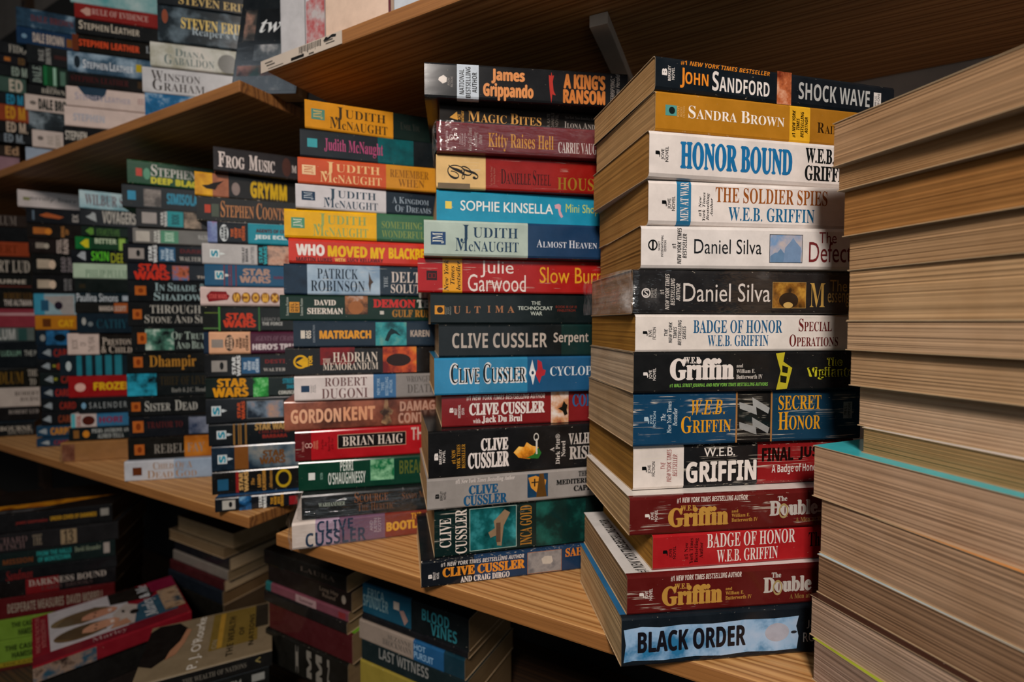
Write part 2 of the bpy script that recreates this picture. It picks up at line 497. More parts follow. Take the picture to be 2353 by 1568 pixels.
EPS = 0.00010
def add_marks(b, items, ymid, root):
    """lettering and pictures printed on the spine; x in pixels of the photograph, v from the spine's top (0) to its bottom (1)"""
    L, T = b.L, b.T
    laid = []
    panels = []
    for it in items:
        kind = it[0]
        if kind in ('T', 'A', 'V', 'L'):
            _, s, font, col, xa, xb, va, vb = it
        elif kind == 'P':
            _, col, xa, xb, va, vb = it
        elif kind == 'F':
            _, col, xa, xb, va, vb, fw = it
        elif kind in ('E', 'N'):
            _, col, xa, xb, va, vb = it
        elif kind == 'G':
            _, col, xa, xb, va, vb, pts = it
        ua, ub = b.u(xa, ymid), b.u(xb, ymid)
        if ua > L - 0.002: continue
        za, zb = T * (1 - vb), T * (1 - va)
        if kind in ('T', 'A', 'V', 'L') and ub > L - 0.001:     # keep lettering on the spine
            ub = L - 0.002
        ub = min(ub, L - 0.0006); ua = max(ua, 0.0006)
        lay = 1.0
        for (qa, qb, qc, qd, ql) in laid:                    # printed over what it overlaps
            if xa < qb and xb > qa and va < qd and vb > qc: lay = max(lay, ql + 0.45)
        laid.append((xa, xb, va, vb, lay))
        y = -EPS * lay
        par = root
        for (pa_, pb_, pc_, pd_, po_) in panels:             # what is printed inside a panel belongs to that panel
            if xa >= pa_ - .5 and xb <= pb_ + .5 and va >= pc_ - .01 and vb <= pd_ + .01: par = po_
        if kind in ('T', 'A', 'L'):
            text_obj({'T': 'title_lettering', 'A': 'author_lettering', 'L': 'lettering'}[kind], s, font, col, par, lambda x, q: (ua + x * (ub - ua), y, za + q * (zb - za)), (0, -1, 0))
        elif kind == 'V':
            text_obj('publisher_lettering' if xb - xa < 40 else 'side_lettering', s, font, col, par, lambda x, q: (ub - q * (ub - ua), y, za + x * (zb - za)), (0, -1, 0))
        elif kind == 'P':
            nm = 'cover_picture' if col.startswith('n:') else 'printed_panel'
            po = mesh_obj(nm, [(ua, y, za), (ub, y, za), (ub, y, zb), (ua, y, zb)], [(0, 1, 2, 3)], [m_cover(col)], root)
            panels.append((xa, xb, va, vb, po))
        elif kind == 'F':
            w = T * fw
            V = [(ua, y, za), (ub, y, za), (ub, y, zb), (ua, y, zb), (ua + w, y, za + w), (ub - w, y, za + w), (ub - w, y, zb - w), (ua + w, y, zb - w)]
            mesh_obj('printed_frame', V, [(i, (i + 1) % 4, 4 + (i + 1) % 4, 4 + i) for i in range(4)], [m_ink(col)], par)
        elif kind in ('E', 'N'):
            n = 28
            c = [(0.5 + 0.5 * math.cos(2 * math.pi * k / n), 0.5 + 0.5 * math.sin(2 * math.pi * k / n)) for k in range(n)]
            P = [(ua + x * (ub - ua), y, za + q * (zb - za)) for x, q in c]
            mm = m_cover(col) if col.startswith('n:') else m_ink(col)
            if kind == 'E':
                mesh_obj('printed_disc', P, [tuple(range(n))], [mm], par)
            else:
                P2 = [(ua + (0.5 + (x - 0.5) * 0.72) * (ub - ua), y, za + (0.5 + (q - 0.5) * 0.72) * (zb - za)) for x, q in c]
                mesh_obj('printed_ring', P + P2, [(i, (i + 1) % n, n + (i + 1) % n, n + i) for i in range(n)], [mm], par)
        elif kind == 'G':
            P = [(ua + x * (ub - ua), y, za + (1 - q) * (zb - za)) for x, q in pts]
            mesh_obj('printed_motif', P, [tuple(range(len(P)))], [m_cover(col) if col.startswith('n:') else m_ink(col)], par)

def wrap_mesh(b, ext, seed):
    """clear film round spine, left end and right end, crumpled a little"""
    L, W, T = b.L, b.W, b.T
    g = 0.0012
    ring = [(-ext, W * 0.97), (-ext, W * 0.5), (-ext * 0.8, 0.006), (-g * 0.6, -g), (L * 0.12, -g), (L * 0.3, -g), (L * 0.5, -g), (L * 0.7, -g), (L * 0.9, -g), (L + g, -g), (L + 0.004, 0.01), (L + 0.004, W * 0.9)]
    pts = []
    for (x0, y0), (x1, y1) in zip(ring[:-1], ring[1:]):
        for k in range(4):
            pts.append((x0 + (x1 - x0) * k / 4, y0 + (y1 - y0) * k / 4))
    pts.append(ring[-1])
    nz = 7
    V, Fc = [], []
    for i, (x, y) in enumerate(pts):
        for k in range(nz + 1):
            z = 0.0006 + (T - 0.0012) * k / nz
            v = Vector((x * 40 + seed, y * 40, z * 90))
            d = mnoise.noise(v) * 0.0011
            if x < 0: d *= 3.0
            V.append((x + (d if x < 0.002 or x > L else 0), y - abs(d) if y < 0.004 else y, z))
    m = nz + 1
    for i in range(len(pts) - 1):
        for k in range(nz):
            a = i * m + k
            Fc.append((a, a + m, a + m + 1, a + 1))
    return V, Fc, [1 if i < 12 else 0 for i in range(len(pts) - 1) for k in range(nz)]

def make_book(loc, phi, L, W, T, base, items=(), ymid=0, segs=(), top=None, bottom=None, wear=0.35, crease=0, er=0.0018, pages='b08c60',
              rows=1, jit=0.0, wrap=0, flip=False, segpx=True, cover_text=None, name='paperback_book'):
    root = empty(name, loc, R(phi))
    b = Book(root, L, W, T)
    sg = []
    for x, c in segs:
        sg.append((b.u(x, ymid) if x is not None else L, c))
    bt = base if not base.startswith('n:') else base.split(':')[1]
    V, Fc, Mi, mats = cover_mesh(b, base, sg or [(L, base)], top or bt, bottom or bt, wear, crease, er)
    if flip: V = [(x, W - y, z) for x, y, z in V]; Fc = [f[::-1] for f in Fc]
    mesh_obj('cover', V, Fc, mats, root, Mi)
    V, Fc = page_mesh(b, rows, jit)
    if flip: V = [(x, W - y, z) for x, y, z in V]; Fc = [f[::-1] for f in Fc]
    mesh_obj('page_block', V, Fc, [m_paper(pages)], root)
    add_marks(b, items, ymid, root)
    if cover_text:
        s, font, col, x0, x1, y0, y1 = cover_text               # lettering along the left edge of the top cover
        text_obj('cover_lettering', s, font, col, root, lambda x, q: (x1 - q * (x1 - x0), y0 + x * (y1 - y0), T + 0.00012), (0, 0, 1))
    if wrap:
        V, Fc, Mi = wrap_mesh(b, wrap, loc[0] * 50)
        mesh_obj('plastic_wrap', V, Fc, [m_wrap(0), m_wrap(1)], root, Mi, smooth=True)
    return root, b

def stack(phrase, group, zbase, books, rt=False, phrase_first=False, ztop=None):
    """books listed top to bottom; each measured as (x, y top, y bottom) of its spine end in the photograph"""
    n = len(books)
    zt, zb = [], []
    for k in books:
        zt.append(at_depth(k['x'], k['yt'], k['D']).z); zb.append(at_depth(k['x'], k['yb'], k['D']).z)
    bound = [zt[0]] + [0.5 * (zb[i] + zt[i + 1]) for i in range(n - 1)] + [zbase]
    for i in range(n - 1, -1, -1):                       # keep every book at least 6 mm thick
        bound[i] = max(bound[i], bound[i + 1] + 0.006)
    for i, k in enumerate(books):
        T = bound[i] - bound[i + 1] - 0.00008
        ymid = 0.5 * (k['yt'] + k['yb'])
        p = at_depth(k['x'], ymid, k['D'])
        phi = k.get('phi', 15)
        L = k.get('L', 0.171 + rng.uniform(-0.002, 0.002)); W = k.get('W', 0.105)
        if rt:
            p = p - Vector((math.cos(R(phi)), math.sin(R(phi)), 0)) * L
        p.z = bound[i + 1]
        kw = {a: k[a] for a in ('segs', 'top', 'bottom', 'wear', 'crease', 'er', 'pages', 'rows', 'jit', 'wrap', 'flip', 'cover_text') if a in k}
        root, b = make_book(p, phi, L, W, T, k['c'], k.get('items', ()), ymid, **kw)
        od = ORD[i] if i < n - 1 or n > 30 else 'bottom'
        tag(root, f"{k['look']}, {od} {phrase}", 'book', group)

def bk(x, yt, yb, c, look, items=(), **kw):
    d = dict(x=x, yt=yt, yb=yb, c=c, look=look, items=list(items)); d.update(kw); return d
W_, K_ = 'ddd5cf', '0d0f10'
# ------------------------------------------------------------------ the page-edge stack at the right edge (spines turned away to the right)
PG = ['a98663', '9c7750', '9a6b3a', 'a5835f', 'b8966f', 'b89877', 'b4936f', 'bfa184', '9c7e54', 'b8977a', 'ad8d70', '8a6c52', 'a78d78', 'a08878']
rows6 = [(1912, 284, 384, .305, 'thick tan page block under a thin dark cover'), (1924, 386, 440, .305, 'thin book with brown page edges'), (1936, 441, 544, .305, 'thick book with orange-brown page edges'),
         (1948, 546, 622, .305, 'book with dull brown page edges'), (1947, 623, 737, .305, 'thick book with pale loose page edges'), (1943, 737, 804, .305, 'book with smooth tan page edges'),
         (1951, 805, 885, .305, 'book with wavy tan page edges'), (1971, 886, 978, .305, 'book with pale even page edges'), (1980, 981, 1043, .300, 'white-covered book with yellowish page edges'),
         (1867, 1020, 1134, .318, 'teal-covered thick book jutting out left'), (1883, 1150, 1276, .314, 'orange-covered thick book with ridged pages'), (1877, 1266, 1362, .312, 'book with dark brown page edges'),
         (1861, 1364, 1454, .309, 'dark-covered book with greyish page edges'), (1866, 1470, 1584, .305, 'lime-edged book with grey-brown pages')]
tops6 = ['3a3a38', '8a6a3a', 'c8b8a0', '7a5a3a', 'c9b8a0', '9a8a70', 'a08a70', 'c8c0b8', 'd8d4d4', '3fb4bd', 'e08a2a', 'a9bcc4', '3a2018', '9aa82a']
n6 = len(rows6)
zt = [at_depth(r[0], r[1], r[3]).z for r in rows6]; zb = [at_depth(r[0], r[2], r[3]).z for r in rows6]
bd = [zt[0]] + [0.5 * (zb[i] + zt[i + 1]) for i in range(n6 - 1)] + [ZC + ZS]
for i in range(n6 - 1, -1, -1): bd[i] = max(bd[i], bd[i + 1] + 0.006)
for i, (x, yt, yb, D, look) in enumerate(rows6):
    phi = 20 + (-1.6, 0.4, 0.5, -.3, .3, 0, .6, .6, -1.0, .7, -1.1, .3, .9, -.4)[i]
    W = 0.108
    p = at_depth(x, 0.5 * (yt + yb), D)
    p = p + Vector((math.sin(R(phi)), -math.cos(R(phi)), 0)) * W
    p.z = bd[i + 1]
    root, b = make_book(p, phi, 0.172, W, bd[i] - bd[i + 1] - 0.00008, '6a4a3a', (), 784, pages=PG[i], top=tops6[i], bottom='b8a890', rows=34, jit=0.00022, er=0.002)
    tag(root, f"{look}, {ORD[i] if i < n6 - 1 else 'bottom'} in page-edge stack at right", 'book', 'books in the page-edge stack at right')

# ------------------------------------------------------------------ nearest stack with readable spines
def jove(x, kind, col=K_, w=30, va=.40, vb=.64):
    return [('V', 'J', 'Y', col, x, x + 11, va + .04, va + .17), ('V', 'JOVE\n' + kind, 's2', col, x + 13, x + w, va - .06, vb + .02)]
def grif(dx, j0, j1):
    return jove(j0, 'NOVEL', 'd8cfc6', j1 - j0, .40, .62) + [('L', '#1 NEW YORK TIMES BESTSELLING AUTHOR', 'I', 'dccfc4', 1541 + dx, 1703 + dx, .05, .20),
        ('A', 'Griffin', 'H', 'b98a3e', 1521 + dx, 1660 + dx, .31, .82), ('A', 'W.E.B.', 'B', 'b98a3e', 1550 + dx, 1587 + dx, .26, .40),
        ('L', 'and', 'R', 'b98a3e', 1667 + dx, 1682 + dx, .43, .51), ('L', 'William E.', 'R', 'b98a3e', 1667 + dx, 1709 + dx, .54, .63), ('L', 'Butterworth IV', 'R', 'b98a3e', 1667 + dx, 1727 + dx, .66, .76),
        ('T', 'The', 'B', 'bab2aa', 1772 + dx, 1794 + dx, .13, .27), ('T', 'Double', 'H', 'bab2aa', 1753 + dx, 1864 + dx, .25, .66), ('N', 'a08a5a', 1775 + dx, 1797 + dx, .33, .73),
        ('L', 'A Men at War Novel', 'R', '8a6a3a', 1814 + dx, 1916 + dx, .72, .85)]
WTOP = '#1 NEW YORK TIMES BESTSELLING AUTHOR'
S5 = [
 bk(1506, 124, 205, '10171d', 'black glossy paperback with orange and white capitals', [
    ('V', 'B', 'Y', W_, 1521, 1533, .37, .56), ('V', 'BERKLEY\nNOVEL', 's2', W_, 1535, 1550, .27, .7), ('L', '#1 NEW YORK TIMES BESTSELLER', 'I', 'd07c22', 1564, 1769, .07, .21),
    ('A', 'JOHN', 'Sk', 'e0862a', 1563, 1628, .28, .86), ('A', 'SANDFORD', 'Sk', W_, 1637, 1769, .26, .83), ('P', 'n:6a2a18:b0603a:e0b090:70', 1786, 1819, .01, .99),
    ('T', 'SHOCK WAVE', 'S', 'a9a9a6', 1836, 2000, .25, .77), ('P', 'c9c2bc', 2009, 2026, .27, .79), ('V', '999 U.S.\n1099 CAN)', 's2', '3a3a3a', 2011, 2024, .3, .76)],
    D=.328, phi=13, L=.197, er=.0026),
 bk(1506, 207, 296, 'a9711b', 'ochre paperback with white small capitals', [
    ('P', '4f8f88', 1529, 1555, .34, .6), ('E', '16211f', 1537, 1551, .38, .56), ('V', 'POCKET\nBOOKS\nFICTION', 's2', 'd9a860', 1556, 1574, .34, .62), ('A', 'SANDRA BROWN', 'rk', 'efe6dc', 1582, 1803, .3, .62),
    ('V', '#1 NEW YORK\nTIMES\nBESTSELLING\nAUTHOR', 'I', '1c1608', 1821, 1857, .14, .86), ('T', 'RAINWATER', 'rk', '2a1a0a', 1879, 1990, .4, .68)],
    D=.328, phi=12, segs=[(1815, 'a9711b'), (1862, 'd9a224'), (None, '9a661a')], top='6f9a90'),
 bk(1492, 299, 402, 'd9d0ca', 'white paperback with tall blue slab capitals', jove(1506, 'NOVEL') + [
    ('T', 'HONOR BOUND', 'H', '1c6a9e', 1563, 1821, .2, .79), ('A', 'W.E.B.', 'B', '14181a', 1851, 1917, .14, .47), ('A', 'GRIFFIN', 'B', '14181a', 1850, 1955, .52, .86)],
    D=.325, phi=11, er=.003, pages='a8793f'),
 bk(1490, 415, 511, 'd9d0ca', 'white paperback with brown and blue serif capitals', jove(1521, 'NOVEL', K_, 30, .42, .66) + [
    ('V', 'MEN AT WAR', 'R', W_, 1563, 1582, .05, .9), ('V', '#1 New\nYork Times\nBestselling\nAuthor', 'T', '1a1a1a', 1605, 1638, .25, .88),
    ('T', 'THE SOLDIER SPIES', 'R', '8f4d1c', 1644, 1901, .12, .46), ('A', 'W.E.B. GRIFFIN', 'R', '1f5f86', 1674, 1872, .55, .86)],
    D=.328, phi=8, segs=[(1555, 'd9d0ca'), (1588, '2a6f96'), (None, 'd9d0ca')], er=.003, pages='a8793f'),
 bk(1473, 522, 612, 'd6cfca', 'white paperback with dark red title and skyline picture', [
    ('N', K_, 1489, 1511, .33, .58), ('P', K_, 1498, 1502, .36, .55), ('V', 'SIGNET\nINTERNATIONAL\nEDITION', 's2', '2a2a2a', 1512, 1531, .22, .72), ('V', '#1\nNEW YORK TIMES\nBESTSELLER', 'I', '1c1c1c', 1544, 1578, .05, .88),
    ('A', 'Daniel Silva', 's', '161a1e', 1595, 1750, .3, .64), ('P', 'n:6f8fb4:b8a9a4:90', 1768, 1844, .17, .83), ('F', '1a2024', 1768, 1844, .17, .83, .012),
    ('G', '62809f', 1770, 1826, .5, .82, [(0, 1), (0, .55), (.2, .3), (.3, .28), (.42, 0), (.55, .3), (.72, .55), (.8, 1)]), ('G', '7089a8', 1800, 1840, .25, .82, [(0, 1), (.1, .4), (.4, .15), (.55, 0), (.7, .15), (1, .4), (1, 1)]),
    ('T', 'The', 's', '7a2f30', 1882, 1922, .1, .36), ('T', 'Defector', 's', '6e2628', 1859, 1993, .33, .81)],
    D=.328, phi=4.8, er=.0026, pages='a8793f'),
 bk(1454, 624, 721, '1b1a1b', 'black plastic-wrapped paperback with thin white lettering', [
    ('N', W_, 1474, 1495, .42, .64), ('L', 'S', 's2', W_, 1480, 1489, .46, .6), ('V', 'SIGNET\nNOVEL', 's2', 'a9a39c', 1496, 1509, .42, .64), ('V', '#1\nNEW YORK TIMES\nBESTSELLING\nAUTHOR', 'I', 'cfc6be', 1516, 1563, .1, .9),
    ('A', 'Daniel Silva', 's', 'e0d6ce', 1570, 1770, .3, .72), ('P', 'n:2a1a0a:8a5a1c:c9963a:80', 1775, 1852, .26, .86), ('F', 'b08a4a', 1775, 1852, .26, .86, .012), ('E', '2a1c0e', 1790, 1834, .5, .86), ('E', 'cfa860', 1800, 1822, .72, .86),
    ('T', 'The', 's', 'b8904a', 1907, 1946, .2, .47), ('T', 'M', 'r', 'c9a050', 1861, 1896, .28, .83), ('T', 'essenger', 's', 'b8904a', 1902, 2000, .5, .83)],
    D=.328, phi=6, er=.0028, wrap=.008, pages='a07a58', L=.165),
 bk(1460, 723, 808, 'd9d0c8', 'white paperback with blue title and dark red subtitle', jove(1477, 'FICTION') + [
    ('V', 'THE\nNEW YORK\nTIMES\nBESTSELLING\nSERIES', 'I', '24282c', 1526, 1576, .15, .82), ('T', 'BADGE OF HONOR', 'R', '1d567e', 1593, 1797, .15, .5), ('A', 'W.E.B. GRIFFIN', 'R', '1d567e', 1626, 1766, .55, .85),
    ('T', 'SPECIAL', 'Rk', '63201f', 1835, 1911, .11, .46), ('T', 'OPERATIONS', 'Rk', '63201f', 1814, 1926, .54, .87)],
    D=.328, phi=7, wear=.8, top='2a6a9a', pages='a8772f'),
 bk(1456, 813, 901, '151617', 'black paperback with white slab lettering and yellow building', jove(1478, 'NOVEL', W_, 29, .44, .66) + [
    ('A', 'Griffin', 'H', 'ddd3cc', 1539, 1687, .15, .69), ('A', 'W.E.B.', 'B', 'ddd3cc', 1571, 1611, .12, .28), ('L', 'and', 'R', 'c9c0b8', 1692, 1707, .3, .39), ('L', 'William E.', 'R', 'c9c0b8', 1692, 1735, .43, .53),
    ('L', 'Butterworth IV', 'R', 'c9c0b8', 1692, 1752, .57, .68), ('L', '#1 WALL STREET JOURNAL AND NEW YORK TIMES BESTSELLING AUTHORS', 'I', '79b44c', 1539, 1765, .77, .88),
    ('G', 'b5a82a', 1782, 1820, .02, .96, [(0, .03), (.55, 0), (.45, .25), (1, .42), (.7, .98), (.05, 1), (.3, .5)]), ('G', '1a1a10', 1797, 1812, .35, .55, [(0, 0), (.9, .25), (.8, 1), (0, .85)]), ('G', '1a1a10', 1793, 1808, .6, .8, [(0, 0), (1, .15), (.9, 1), (0, .85)]),
    ('T', 'The', 'Y', 'bdb62a', 1899, 1935, .16, .38), ('T', 'Vigilantes', 'Y', 'bdb62a', 1854, 1975, .4, .72), ('T', 'The', 'R', '15160a', 1901, 1933, .18, .36), ('T', 'Vigilantes', 'B', '15160a', 1857, 1972, .42, .70)],
    D=.328, phi=7, pages='c4ab8e'),
 bk(1455, 909, 1024, '123c5a', 'blue creased paperback with gold capitals', jove(1480, 'FICTION', 'a9c0cc', 27, .4, .62) + [
    ('V', 'The\nNew York Times\nBestseller', 't', 'c9d6dc', 1518, 1556, .16, .76), ('A', 'W.E.B.', 'T', 'd9961f', 1588, 1665, .15, .43), ('A', 'GRIFFIN', 'Rk', 'd9961f', 1565, 1680, .45, .77),
    ('P', '9a6a3a', 1690, 1694, .02, .98), ('P', '9a6a3a', 1770, 1774, .02, .98), ('G', '9a9a98', 1698, 1768, .12, .46, [(0, .25), (.45, .5), (.42, 0), (1, .62), (.95, .95), (.55, .55), (.58, 1), (.02, .62)]),
    ('G', '8f8f8d', 1698, 1768, .5, .84, [(0, .25), (.45, .5), (.42, 0), (1, .62), (.95, .95), (.55, .55), (.58, 1), (.02, .62)]),
    ('T', 'SECRET', 'R', 'd9961f', 1788, 1886, .1, .38), ('T', 'HONOR', 'Rk', 'd9961f', 1788, 1885, .42, .77), ('P', '8a9090', 1937, 1957, .25, .58), ('V', '799 U.S.\n(1099 CAN)', 's2', '25282a', 1939, 1955, .27, .56)],
    D=.330, phi=8, crease=1, segs=[(1690, '123c5a'), (1773, '101213'), (None, '123850')], pages='b59874', L=.174),
 bk(1455, 1030, 1128, 'd6ccc4', 'creased white, black and red paperback', jove(1475, 'FICTION', K_, 30, .42, .66) + [
    ('V', 'THE\nNEW YORK TIMES\nBESTSELLER', 'i', '8a2a24', 1518, 1556, .1, .82), ('A', 'W.E.B.', 's2', 'd9d0c8', 1617, 1688, .1, .3), ('A', 'GRIFFIN', 'X', 'e0d6ce', 1576, 1738, .4, .87),
    ('T', 'FINAL', 'X', '1a0c0a', 1750, 1822, .15, .46), ('T', 'JUSTICE', 'X', '1a0c0a', 1834, 1934, .15, .46), ('T', 'A Badge of Honor Novel', 'S', 'd9cfc8', 1773, 1918, .54, .78)],
    D=.334, phi=8, crease=1, segs=[(1571, 'd6ccc4'), (1740, '141517'), (None, '86191b')], pages='9c7030', bottom='e0d8d0', top='b8a890', wear=.9, er=.0026),
 bk(1447, 1147, 1229, '5a1513', 'maroon paperback with gold lettering and white top cover', grif(14, 1482, 1511), D=.322, phi=7, crease=.6, top='d9d3cc', pages='c4a174',
    cover_text=None, W=.108),
 bk(1500, 1236, 1314, 'a51c20', 'red paperback with white capitals, set back', [('V', 'J', 'Y', K_, 1523, 1534, .44, .6), ('V', 'JOVE\nNOVEL', 's2', K_, 1537, 1553, .34, .7),
    ('V', '#1 New\nYork Times\nBestselling\nAuthor', 'R', '2a0a0a', 1572, 1615, .14, .87), ('T', 'BADGE OF HONOR', 'R', 'e0d2ca', 1624, 1826, .05, .46), ('A', 'W.E.B. GRIFFIN', 'R', 'e0d2ca', 1647, 1787, .53, .89),
    ('T', 'The', 'R', '1a0808', 1857, 1893, .2, .62)], D=.324, phi=8, top='122a26', pages='a8772f', L=.158),
 bk(1441, 1324, 1412, '581412', 'maroon paperback with gold lettering and lettered white top cover', grif(0, 1469, 1499), D=.317, phi=6.6, crease=.35, top='d5d0cb', pages='a3835f', W=.110,
    cover_text=(WTOP, 'S', '1a1c1e', .008, .017, .004, .092)),
 bk(1428, 1426, 1557, '10181f', 'black paperback with pale blue ragged title panel', [
    ('G', 'n:2a6f9a:8fb0cf:a9bcd4:45', 1433, 1834, .2, .9, [(0, .06), (.1, 0), (.2, .05), (.33, .01), (.5, .05), (.68, 0), (.86, .03), (1, 0), (.985, .3), (1, .6), (.99, .97), (.85, .99), (.7, .95), (.55, 1), (.4, .95), (.22, 1), (.05, .96), (0, 1), (.012, .5)]),
    ('T', 'BLACK ORDER', 'X', '17161c', 1465, 1713, .3, .73), ('E', 'a9a9b4', 1757, 1812, .32, .7), ('E', '2a2a30', 1816, 1830, .5, .56),
    ('A', 'JAMES', 's', 'a9adb0', 1852, 1925, .3, .48), ('A', 'ROLLINS', 's', 'a9adb0', 1845, 1925, .56, .76)], D=.3147, phi=6.4, top='1f608c', pages='c4a57a', L=.174, W=.110)]
for k in S5:
    k.setdefault('rows', 22); k.setdefault('jit', 0.00015); k.setdefault('pages', 'b08a5c')
stack('in nearest lettered stack', 'paperbacks in the nearest spine stack', ZC + ZS, S5)

